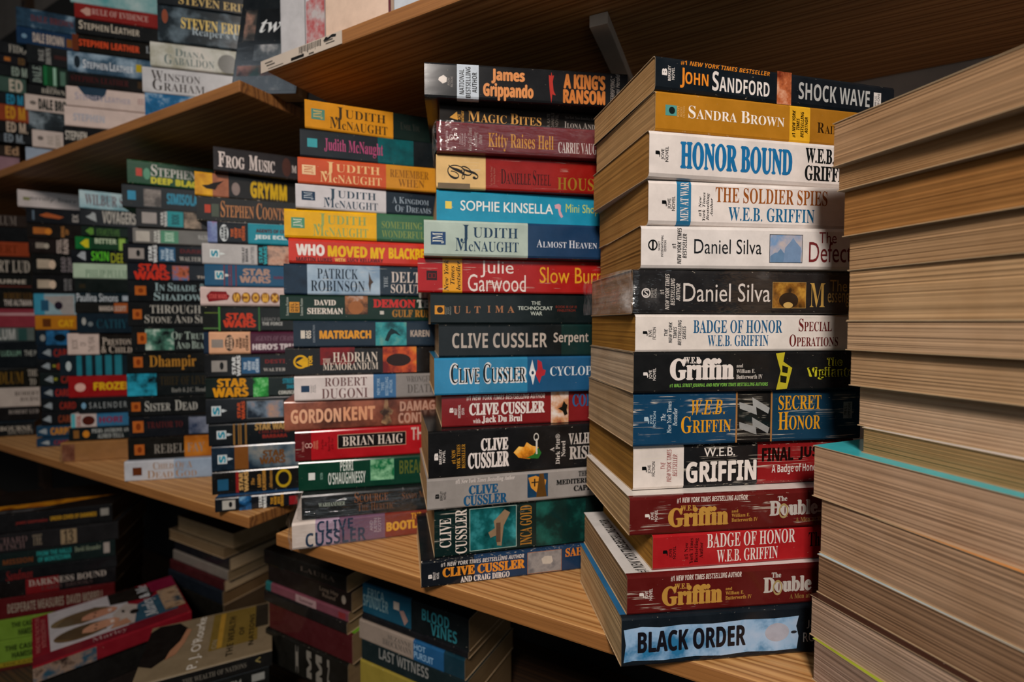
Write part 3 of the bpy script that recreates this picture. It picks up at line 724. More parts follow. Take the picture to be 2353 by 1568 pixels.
# ------------------------------------------------------------------ second stack
def berk(x, kind, col=W_, w=25, va=.42, vb=.66):
    return [('V', 'B', 'Y', col, x, x + 9, va + .02, va + .17), ('V', 'BERKLEY\n' + kind, 's2', col, x + 11, x + w, va - .06, vb + .02)]
S4 = [
 bk(975, 139.5, 221, '1a1c1f', 'black paperback with orange condensed capitals', [('G', 'c9bfb6', 1007, 1027, .36, .6, [(.1, .3), (.6, 0), (1, .3), (.95, .8), (.5, 1), (0, .6)]), ('V', 'AVON\nFICTION', 's2', '77706a', 1028, 1041, .4, .68),
    ('V', 'NATIONAL\nBESTSELLING\nAUTHOR', 'S', '15181c', 1055, 1096, .1, .95), ('A', 'James', 'Y', 'd08850', 1129, 1206, .1, .52), ('A', 'Grippando', 'Y', 'd08850', 1110, 1226, .5, 1.0),
    ('G', 'a8322a', 1257, 1277, .1, .98, [(.2, .1), (.45, .12), (.5, 0), (.6, .12), (.8, .1), (.65, .3), (.75, .6), (1, .75), (.6, .72), (.5, 1), (.35, .7), (.25, .4)]),
    ('T', "A KING'S", 'Y', 'c27438', 1295, 1391, .12, .55), ('T', 'RANSOM', 'Y', 'c27438', 1294, 1391, .56, .97), ('V', '“TERRIFYING.”\n—Miami Herald', 'i', '9a9088', 1403, 1424, .05, .97)],
    D=.42, phi=6.7, L=.178, segs=[(1050, '1d1f22'), (1100, 'bcc6d0'), (None, '1a1b1d')], pages='8a7a60', er=.0022),
 bk(1010, 239, 278, '1e1b18', 'thin dark paperback with gold small capitals', [('G', 'c9923c', 1033, 1052, .36, .8, [(0, .75), (.9, 0), (1, 1)]), ('V', 'ACE\nFANTASY', 'S', 'c9923c', 1052, 1066, .3, .95), ('T', 'MAGIC BITES', 'rk', 'c9944e', 1075, 1244, .28, .84),
    ('V', 'A KATE\nDANIELS\nNOVEL', 's', '6a625a', 1257, 1283, .1, .9), ('L', 'New York Times Bestselling Author', 't', '6a645e', 1298, 1372, .2, .4), ('A', 'ILONA ANDREWS', 'rk', '9a9088', 1297, 1400, .5, .85)], D=.432, phi=9, wear=.2),
 bk(1003, 279, 341, '6b2b30', 'maroon plastic-wrapped paperback with gold title', [('V', 'PARANORMAL', 's2', 'b09090', 1024, 1029, .35, .85), ('N', 'c9b0ac', 1032, 1042, .44, .62), ('N', 'c9b0ac', 1042, 1052, .44, .62), ('V', 'GRAND\nCENTRAL\nPUBLISHING', 's2', 'b09090', 1055, 1070, .38, .8),
    ('V', 'New York Times\nBestselling\nAuthor', 't', 'b09a96', 1075, 1108, .2, .92), ('T', 'Kitty Raises Hell', 'R', 'c08636', 1122, 1272, .32, .9), ('A', 'CARRIE VAUGHN', 'r', 'cfc6c0', 1283, 1390, .5, .86)], D=.425, phi=8, wrap=.003, wear=0, er=.003),
 bk(1002, 360, 432, '86150f', 'cream and red paperback with black monogram', [('V', 'D', 'c', '161210', 1028, 1068, .3, .72), ('V', 'S', 'c', '161210', 1060, 1099, .32, .7), ('P', '6a5a44', 1006, 1080, .84, 1.0), ('V', '#1 New York Times\nBestselling Author', 's', 'a06050', 1127, 1139, .3, .85),
    ('A', 'DANIELLE STEEL', 'rk', '2a100e', 1151, 1266, .35, .8), ('T', 'HOUSE', 'r', '8f6a22', 1281, 1385, .52, .9)], D=.43, phi=9, segs=[(1116, 'd4ae72'), (None, '86150f')], crease=.3),
 bk(1003, 433, 506, '1d86a6', 'turquoise paperback with thin white capitals', [('P', 'd9bf52', 1023, 1038, .36, .58), ('A', 'SOPHIE KINSELLA', 's2', 'd9dcd8', 1058, 1271, .31, .62),
    ('G', 'c99aa4', 1274, 1294, .28, .72, [(0, .1), (.5, 0), (.75, .1), (.7, .5), (1, .9), (.8, 1), (.55, .8), (.4, .35), (.1, .35)]), ('T', 'Mini Shopaholic', 's', 'b9c45a', 1300, 1440, .27, .62)], D=.432, phi=10.9, pages='b89a78', er=.0024),
 bk(974, 508, 583, 'a6b5aa', 'pale green and navy paperback with swash capitals', [('P', '1b3c66', 990, 1024, .33, .68), ('V', 'JM', 'r', 'c9cec4', 994, 1020, .36, .64), ('A', 'J', 'r', '1f3a52', 1058, 1078, .12, .62), ('A', 'UDITH', 'r', '1f3a52', 1087, 1190, .18, .46),
    ('A', 'McNAUGHT', 'rk', '1f3a52', 1046, 1192, .48, .84), ('T', 'ALMOST HEAVEN', 'rk', 'c9ced6', 1233, 1372, .46, .68)], D=.418, phi=10, segs=[(1213, 'a6b5aa'), (None, '1a3757')], er=.0024),
 bk(960, 597, 668.5, 'a3171a', 'red creased paperback with thin white lettering', [('P', '2a0c0c', 980, 1004, .37, .64), ('F', '7a1416', 984, 992, .44, .58, .02), ('F', '7a1416', 993, 1001, .44, .58, .02), ('V', 'New York\nTimes\nbestseller', 'T', '1c1408', 1020, 1058, .05, .95),
    ('A', 'Julie', 's', 'dcccc4', 1104, 1180, .05, .54), ('A', 'Garwood', 's', 'dcccc4', 1075, 1208, .45, .95), ('T', 'Slow Burn', 's', 'd09426', 1240, 1385, .2, .68)], D=.425, phi=10, segs=[(1017, 'a3171a'), (1062, 'd9951c'), (None, '9c1a18')], crease=.5, L=.174),
 bk(989, 677, 745, '101a1b', 'black paperback with spaced bronze capitals', [('P', 'd08a24', 999, 1021, .4, .68), ('E', '2a1c0c', 1004, 1018, .44, .64), ('V', 'POCKET\nBOOKS\nFANTASY', 's', '8a8a80', 1023, 1037, .42, .7), ('T', 'U', 'R', 'a06c48', 1042, 1058, .42, .66), ('T', 'L', 'R', 'a06c48', 1070, 1081, .42, .64),
    ('T', 'T', 'R', 'a06c48', 1090, 1104, .42, .64), ('T', 'I', 'R', 'a06c48', 1120, 1127, .4, .62), ('T', 'M', 'R', 'a06c48', 1138, 1157, .4, .62), ('T', 'A', 'R', 'a06c48', 1166, 1182, .4, .62),
    ('L', 'THE', 's2', 'b9c0b4', 1221, 1242, .24, .36), ('L', 'TECHNOCRAT', 's2', 'b9c0b4', 1190, 1270, .41, .53), ('L', 'WAR', 's2', 'b9c0b4', 1219, 1246, .58, .71), ('L', 'BOOK III OF III', 's', '7a2c20', 1277, 1325, .38, .46), ('L', 'MAELSTROM', 's', '7a2c20', 1281, 1322, .5, .58)], D=.427, phi=11, top='5a8a84'),
 bk(1008, 746, 820, '0f1719', 'black paperback with one line of grey capitals', [('A', 'CLIVE CUSSLER', 'S', 'aea297', 1039, 1257, .26, .72), ('T', 'Serpent', 'S', 'aea297', 1272, 1352, .26, .66)], D=.425, phi=11, segs=[(1290, '0f1618'), (None, '102a28')], pages='a88a66'),
 bk(998, 826, 906, '2a7ea8', 'bright blue paperback with black outlined lettering', [('A', 'CLIVE CUSSLER', 'Yk', 'd2d4d4', 1033, 1211, .13, .72), ('A', 'CLIVE CUSSLER', 'Rk', '131416', 1036, 1207, .17, .68), ('G', 'd0d2d2', 1216, 1230, .08, .78, [(.5, 0), (.8, .3), (1, .5), (.8, .8), (.6, 1), (.3, .7), (.1, .4)]),
    ('G', 'a82a34', 1230, 1254, .08, .74, [(.2, 0), (.6, .1), (.7, .4), (1, .45), (.9, .65), (.6, .7), (.4, 1), (0, .6), (.2, .4)]), ('E', 'd8d8d6', 1216, 1231, .33, .55), ('E', '22344a', 1221, 1227, .39, .49), ('T', 'CYCLOPS', 'r', 'c9d2d6', 1264, 1372, .28, .54)],
    D=.42, phi=12, segs=[(1100, '2a7ea8'), (1212, '2a769c'), (None, '1b4f76')], pages='b28c5c'),
 bk(1015, 912, 983, '771a1c', 'red helicopter-pictured paperback with white slab lettering', berk(1033, 'INTERNATIONAL\nEDITION', W_, 34, .38, .7) + [('L', '#1 NEW YORK TIMES BESTSELLING AUTHOR', 'I', 'd6c8be', 1072, 1252, .05, .21), ('A', 'CLIVE CUSSLER', 'H', 'dcd2cc', 1078, 1252, .28, .66), ('L', 'with', 'R', 'dcd2cc', 1087, 1104, .76, .9), ('A', 'Jack Du Brul', 'B', 'dcd2cc', 1107, 1200, .68, .92),
    ('P', 'n:7a2418:c08a60:d9cfc6:60', 1266, 1306, .01, .99), ('G', '14140f', 1282, 1304, .3, .78, [(0, .5), (.4, .4), (.6, 0), (.8, .2), (1, .3), (.9, .6), (1, .9), (.7, 1), (.5, .7)]), ('T', 'CORSAIR', 'B', '2a5a86', 1315, 1410, .1, .5)], D=.427, phi=12, top='c98a5a', pages='a88a66'),
 bk(984, 994, 1101, '131314', 'thick black paperback with lettering and dragon ship', berk(998, 'NOVEL', W_, 25, .44, .68) + [('V', '#1 NEW\nYORK TIMES\nBESTSELLER', 'r', 'c08a2a', 1038, 1069, .3, .82), ('A', 'CLIVE', 'H', 'dcd2cc', 1105, 1168, .2, .48), ('A', 'CUSSLER', 'H', 'dcd2cc', 1075, 1170, .5, .85),
    ('G', 'n:7a3a10:d98a24:f0c060:60', 1180, 1240, .3, .72, [(0, .6), (.2, .3), (.4, .35), (.5, .1), (.7, .3), (.95, .4), (.9, .8), (.6, 1), (.2, .9)]), ('G', '2a6a2c', 1208, 1244, .48, .72, [(0, .9), (.5, .6), (.8, 0), (1, .5), (.8, 1)]), ('N', 'c9c4ba', 1226, 1238, .15, .33), ('P', 'c9c4ba', 1231, 1235, .28, .62),
    ('V', 'A\nDirk Pitt®\nNovel', 'R', 'c9c0b8', 1264, 1299, .2, .88), ('T', 'VALHALLA', 'B', 'b9b0a8', 1306, 1425, .2, .46), ('T', 'RISING', 'B', 'b9b0a8', 1308, 1395, .5, .8)], D=.412, phi=14, pages='a58055', top='1a1a1a', W=.108),
 bk(981, 1104, 1169, '928c87', 'grey paperback with blue slab lettering', berk(1000, 'NOVEL', '1a1a1a', 25, .46, .68) + [('L', '#1 New York Times Bestselling Author', 'T', 'd2c8c2', 1047, 1183, .06, .24), ('A', 'CLIVE', 'H', '1f5379', 1077, 1145, .29, .6), ('A', 'CUSSLER', 'H', '1f5379', 1065, 1165, .61, .95),
    ('P', 'n:12304a:1f4a6a:40', 1212, 1259, .08, .86), ('G', 'c98a34', 1214, 1255, .14, .7, [(0, .1), (.4, 0), (1, .3), (.95, .6), (.6, .55), (.45, 1), (.15, .7)]), ('P', '1a1a1a', 1221, 1237, .34, .38), ('P', '1a1a1a', 1227, 1230, .24, .5), ('G', '5a3c18', 1232, 1256, .08, .86, [(.3, 0), (.7, 0), (1, 1), (0, 1)]),
    ('T', 'THE', 'B', '1c1c1c', 1329, 1350, .1, .28), ('T', 'MEDITERRANEAN', 'H', '1c1c1c', 1278, 1420, .34, .52), ('T', 'CAPER', 'H', '1c1c1c', 1318, 1370, .58, .78)], D=.411, phi=14, pages='b08c60', W=.108),
 bk(998, 1176, 1286, '0d2220', 'very thick dark green paperback with upright lettering', [('V', 'CLIVE\nCUSSLER', 'R', 'dccfc4', 1010, 1073, .06, .95), ('P', 'n:07201f:14585a:3f9aa0:40', 1079, 1187, .07, .93), ('F', 'a9c0b4', 1079, 1187, .07, .93, .010),
    ('G', '8a7258', 1122, 1172, .14, .88, [(.75, 0), (1, .1), (.7, .45), (.6, 1), (.4, .98), (.35, .7), (.1, .75), (0, .6), (.3, .5), (.25, .3)]), ('P', '5a4434', 1140, 1150, .4, .8), ('V', 'INCA GOLD', 'R', 'a9752c', 1195, 1222, .1, .92), ('P', 'n:0c201e:0d2b27:1a5a50:28', 1232, 1345, .02, .98)], D=.417, phi=13.8, wear=.8, crease=.25, pages='a07a4e'),
 bk(968, 1292, 1370, '10151c', 'black and navy paperback with orange slab lettering', berk(984, 'NOVEL', W_, 25, .48, .7) + [('L', '#1 NEW YORK TIMES BESTSELLING AUTHOR', 'I', 'cfc8c2', 1013, 1204, .1, .27), ('A', 'CLIVE CUSSLER', 'H', 'd9892a', 1017, 1206, .3, .67), ('L', 'AND CRAIG DIRGO', 'B', 'd6ccc4', 1058, 1171, .71, .94),
    ('P', 'n:4a4a50:8a8684:2a3444:35', 1212, 1290, .08, .93), ('F', 'b0703a', 1212, 1290, .08, .93, .014), ('G', 'b9b0a4', 1244, 1270, .28, .62, [(0, .3), (.3, 0), (.9, .1), (1, .7), (.8, 1), (.1, .9)]), ('T', 'SAHARA', 'B', 'd07c2a', 1299, 1380, .08, .42)],
    D=.411, phi=13.2, segs=[(1090, '10151c'), (None, '1a3350')], wear=.8, top='15181b', pages='c0a47c', W=.112)]
for k in S4:
    k.setdefault('rows', 10); k.setdefault('jit', 0.00012); k.setdefault('pages', 'b89a76')
stack('in second lettered stack from right', 'paperbacks in the second spine stack', ZC + ZS, S4)
# ------------------------------------------------------------------ third stack
def jm(c, jx, ux, mx, xr, lp=None, lx=0, va=.12):
    r = []
    if lp: r += [('P', lp[0], lx, lx + 31, .3, .66), ('V', 'JM', 'r', lp[1], lx + 5, lx + 27, .34, .62)]
    return r + [('A', 'J', 'r', c, jx, ux - 4, va, .6), ('A', 'UDITH', 'r', c, ux, xr - 4, va + .06, .48), ('A', 'McNAUGHT', 'rk', c, mx, xr, .5, .9)]
S3 = [
 bk(700, 226, 291, 'c9861d', 'amber paperback with dark swash capitals', jm('3a2c18', 770, 793, 757, 890, ('4f8070', 'c9a860'), 715) + [('T', 'UNTIL YOU', 'rk', '3a3a34', 920, 965, .34, .6)], phi=21, segs=[(903, 'c9861d'), (None, '12211d')]),
 bk(689, 296, 355, '20262b', 'charcoal paperback with pink condensed lettering', [('P', '3a98a0', 706, 729, .33, .64), ('A', 'Judith McNaught', 'R', 'a8446e', 745, 880, .26, .82)], phi=18, segs=[(868, '20262b'), (950, 'n:123338:0f585c:50'), (None, '12181b')]),
 bk(684, 362, 419, 'c04c26', 'coral and orange paperback with cream capitals', jm('e0b47c', 745, 772, 735, 877, ('dcb88c', 'b8603a'), 694) + [('T', 'REMEMBER', 'r', '7a4c18', 896, 985, .2, .5), ('T', 'WHEN', 'r', '7a4c18', 915, 975, .56, .86)], phi=16, segs=[(887, 'c04c26'), (None, 'c2821e')]),
 bk(679, 421, 475, 'c6c2c4', 'white and navy paperback with blue-grey capitals', jm('2f4352', 752, 776, 743, 868, ('14304a', 'a9b4bc'), 693) + [('T', 'A KINGDOM', 'rk', '8a98a4', 901, 985, .24, .52), ('T', 'OF DREAMS', 'rk', '8a98a4', 908, 990, .58, .88)], phi=18, segs=[(887, 'c6c2c4'), (None, '18242f')]),
 bk(653, 480, 545, 'e0a812', 'yellow and green paperback with green capitals', jm('8fa05a', 730, 752, 719, 846, ('4a8a6a', 'c9d0c0'), 669) + [('T', 'SOMETHING', 'r', '7f8f4c', 877, 970, .28, .53), ('T', 'WONDERFUL', 'r', '7f8f4c', 877, 975, .6, .86)], phi=14.3, segs=[(865, 'e0a812'), (None, '38664a')], er=.0026),
 bk(663, 547, 597, 'c2362a', 'red paperback with rounded white and yellow capitals', [('T', 'WHO', 'Y', 'e6dcd6', 680, 746, .22, .68), ('T', 'MOVED', 'Y', 'e0b01a', 753, 844, .24, .7), ('T', 'MY', 'Y', 'e0b01a', 851, 885, .26, .72), ('T', 'BLACKBERRY', 'Y', 'e0b01a', 893, 1012, .24, .7),
    ('A', 'MARTIN LUKES', 'X', '5a2020', 680, 763, .74, .9), ('L', 'WITH', 'X', 'e0b060', 769, 793, .74, .88), ('A', 'LUCY KELLAWAY', 'X', '5a2020', 798, 880, .72, .88)], phi=15, bottom='9a6a20', er=.003),
 bk(652, 613, 674, '1c2b3a', 'grey-blue paperback with dark serif author lines', [('A', 'PATRICK', 'r', '1a2632', 729, 823, .13, .47), ('A', 'ROBINSON', 'r', '1a2632', 714, 838, .52, .88), ('G', '4a3a30', 845, 858, .2, .9, [(.2, 0), (.6, .35), (1, .5), (.6, .6), (.4, 1), (.1, .6), (.2, .4)]), ('V', 'THE', 'r', '9aa4aa', 882, 891, .35, .72), ('T', 'DELTA', 'r', 'd0c4ba', 899, 982, .18, .54), ('T', 'SOLUTION', 'r', 'd0c4ba', 898, 1005, .6, .9)],
    phi=15, segs=[(706, 'n:162230:22384c:30'), (873, 'n:6f8aa4:a9bccb:24'), (None, '22303c')], crease=.3),
 bk(643, 680, 737, '0e2a1f', 'dark green paperback with stencil capitals and face', [('V', 'Science Fiction', 's2', 'a9b0a4', 657, 663, .1, .8), ('P', 'c9892a', 665, 688, .28, .68), ('V', 'DEL\nREY', 'S', '3a2a10', 668, 686, .32, .64), ('V', 'Science Fiction', 's2', 'a9b0a4', 690, 696, .14, .8), ('A', 'DAVID', 'B', 'd9cec2', 722, 772, .18, .4), ('A', 'SHERMAN', 'B', 'd9cec2', 706, 788, .5, .74),
    ('P', 'n:3a2418:9a6440:c9c0b8:55', 793, 845, .02, .74), ('E', '9a6038', 800, 835, .22, .74), ('T', 'DEMON', 'H', 'c0302c', 857, 955, .13, .47), ('T', 'TECH', 'H', 'b9b4aa', 958, 1020, .13, .47), ('P', 'c9c4ba', 873, 882, .6, .74), ('T', 'GULF RUN', 'B', 'a8722a', 901, 990, .55, .85)], phi=15),
 bk(674, 738, 796, '1a2a38', 'navy paperback with orange capitals and teal picture', [('P', 'c9bfb0', 691, 701, .36, .66), ('V', 'eos', 'X', 'c9bfb0', 703, 715, .36, .66), ('V', 'SCIENCE FICTION', 's2', '8a949a', 719, 724, .16, .82), ('T', 'MATRIARCH', 'Y', 'd9942c', 734, 853, .36, .68), ('P', 'n:12484e:2f8e92:7aa08a:50', 863, 934, .05, .95), ('G', '12282c', 884, 922, .28, .8, [(0, .9), (.2, .3), (.4, 0), (.7, .2), (1, .6), (.6, .4), (.4, .5), (.2, 1)]), ('A', 'KAREN', 'X', 'a8988a', 943, 987, .36, .62)], phi=14, top='2f8a90'),
 bk(655, 803, 864, '13100f', 'black paperback with red flames and cream capitals', [('N', 'd8a412', 674, 708, .26, .74), ('G', 'd8a412', 680, 708, .34, .7, [(0, .5), (.7, 0), (1, .1), (1, .9), (.7, 1)]), ('V', 'TOR', 'Y', 'd8a412', 709, 718, .28, .66), ('P', 'n:14100f:8a1414:40', 736, 815, .0, .62), ('T', 'THE', 'r', 'd6c8b8', 742, 760, .4, .55), ('T', 'HADRIAN', 'r', 'd6c8b8', 765, 868, .18, .54), ('T', 'MEMORANDUM', 'r', 'd6c8b8', 742, 869, .56, .82),
    ('P', 'n:6a1410:c04c1a:d98a2a:50', 880, 957, .0, .95), ('E', '2a1812', 888, 944, .26, .72)], phi=14, wear=.7),
 bk(676, 867, 919, 'cfc4c0', 'white paperback with thin brown author capitals', [('P', '14304c', 692, 711, .38, .64), ('V', 'POCKET\nBOOKS\nFICTION', 's', '5a5a5a', 714, 726, .36, .66), ('A', 'ROBERT', 'r', '6e4c4a', 746, 843, .08, .44), ('A', 'DUGONI', 'r', '6e4c4a', 739, 845, .52, .93), ('V', 'NEW YORK\nTIMES\nBESTSELLING\nAUTHOR', 's2', '9ab4c8', 866, 902, .12, .88), ('T', 'WRONGFUL', 'r', '5a5450', 934, 1000, .1, .36), ('T', 'DEATH', 'r', '5a5450', 936, 1000, .45, .8)], phi=14, segs=[(858, 'cfc4c0'), (910, '356490'), (None, '827c78')]),
 bk(653, 928, 991, 'n:2a1a16:6a3a2c:9a5a44:26', 'rust-brown paperback with peach capitals', [('A', 'GORDON', 'X', 'dfa886', 668, 784, .28, .76), ('A', 'KENT', 'X', 'd99a74', 789, 862, .26, .74), ('G', 'n:3a2a24:c0946a:60', 872, 904, .05, .95, [(.4, 0), (.6, 0), (.65, .3), (1, .45), (.9, .6), (.7, .6), (.9, .9), (.5, 1), (.1, .9), (.3, .65), (0, .5), (.3, .35)]), ('T', 'DAMAGE', 'X', 'b58a76', 919, 1012, .14, .5), ('T', 'CONTROL', 'X', 'b58a76', 915, 1014, .55, .92)], phi=15, top='a8604c', wear=.5),
 bk(678, 994, 1062, 'a8141c', 'red paperback with black author box', [('V', 'THRILLER', 's2', 'c98a80', 694, 699, .34, .68), ('N', 'd9b0a4', 701, 710, .4, .56), ('N', 'd9b0a4', 709, 718, .4, .56), ('V', 'GRAND\nCENTRAL', 's2', 'c98a6a', 720, 731, .32, .62), ('V', 'Four New\nBest\nMystery Novels\nof the Year', 't', '3a0a0c', 738, 768, .22, .72), ('P', '120e0e', 776, 933, .18, .64), ('F', 'c9a98c', 776, 933, .18, .64, .014), ('A', 'BRIAN HAIG', 'r', 'dccdc0', 787, 926, .25, .57), ('T', 'THE', 'S', 'c9aaa0', 945, 985, .06, .5)], phi=15, segs=[(715, '5c1216'), (None, 'a8141c')], crease=.2),
 bk(686, 1064, 1130, '0c3828', 'bottle-green paperback with thin white capitals', [('P', 'd4d8d0', 709, 724, .38, .62), ('V', 'FICTION', 's2', '8ab0a0', 736, 742, .4, .62), ('A', 'PERRI', 'S', 'ccd2ca', 782, 812, .04, .38), ('A', "O'SHAUGHNESSY", 'S', 'ccd2ca', 754, 840, .42, .82), ('P', 'n:08201a:1a6a40:8fc49a:60', 851, 906, .05, .78), ('F', '2a7a5a', 851, 906, .05, .78, .012), ('T', 'BREACH', 'S', '55602a', 918, 985, .14, .62)], phi=13),
 bk(693, 1141, 1196, '171a1a', 'black plastic-wrapped paperback with dull bronze title', [('L', 'WARHAMMER', 'R', 'a9b4a4', 732, 793, .36, .52), ('T', 'SCOURGE', 'rk', '84502a', 815, 892, .06, .46), ('T', 'THE HERETIC', 'rk', '6e4628', 822, 906, .5, .82), ('A', 'SANDY MITCHELL', 'rk', '6e4628', 924, 1020, .2, .48)], phi=14, wrap=.008, wear=0, er=.0025, L=.152),
 bk(671, 1206, 1275, 'd4c6bc', 'white and plum plastic-wrapped paperback with navy lettering', [('A', 'CLIVE', 'S', '17304a', 729, 812, .02, .44), ('A', 'CUSSLER', 'S', '17304a', 702, 841, .42, .94), ('V', 'AND\nJUSTIN\nSCOTT', 's2', 'a99aa4', 850, 876, .12, .7), ('T', 'THE', 'X', 'd9962c', 945, 968, .1, .34), ('T', 'BOOTLEGGER', 'Y', 'd9a02c', 888, 1025, .36, .72)], phi=17.4, segs=[(725, 'd4c6bc'), (780, 'a890a4'), (885, '6e4f66'), (None, '7a2a1c')], wrap=.006, wear=0, er=.0025)]
for i, k in enumerate(S3):
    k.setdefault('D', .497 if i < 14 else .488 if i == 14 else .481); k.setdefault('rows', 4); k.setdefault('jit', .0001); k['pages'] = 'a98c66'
stack('in third lettered stack from right', 'paperbacks in the third spine stack', ZC + ZS, S3)

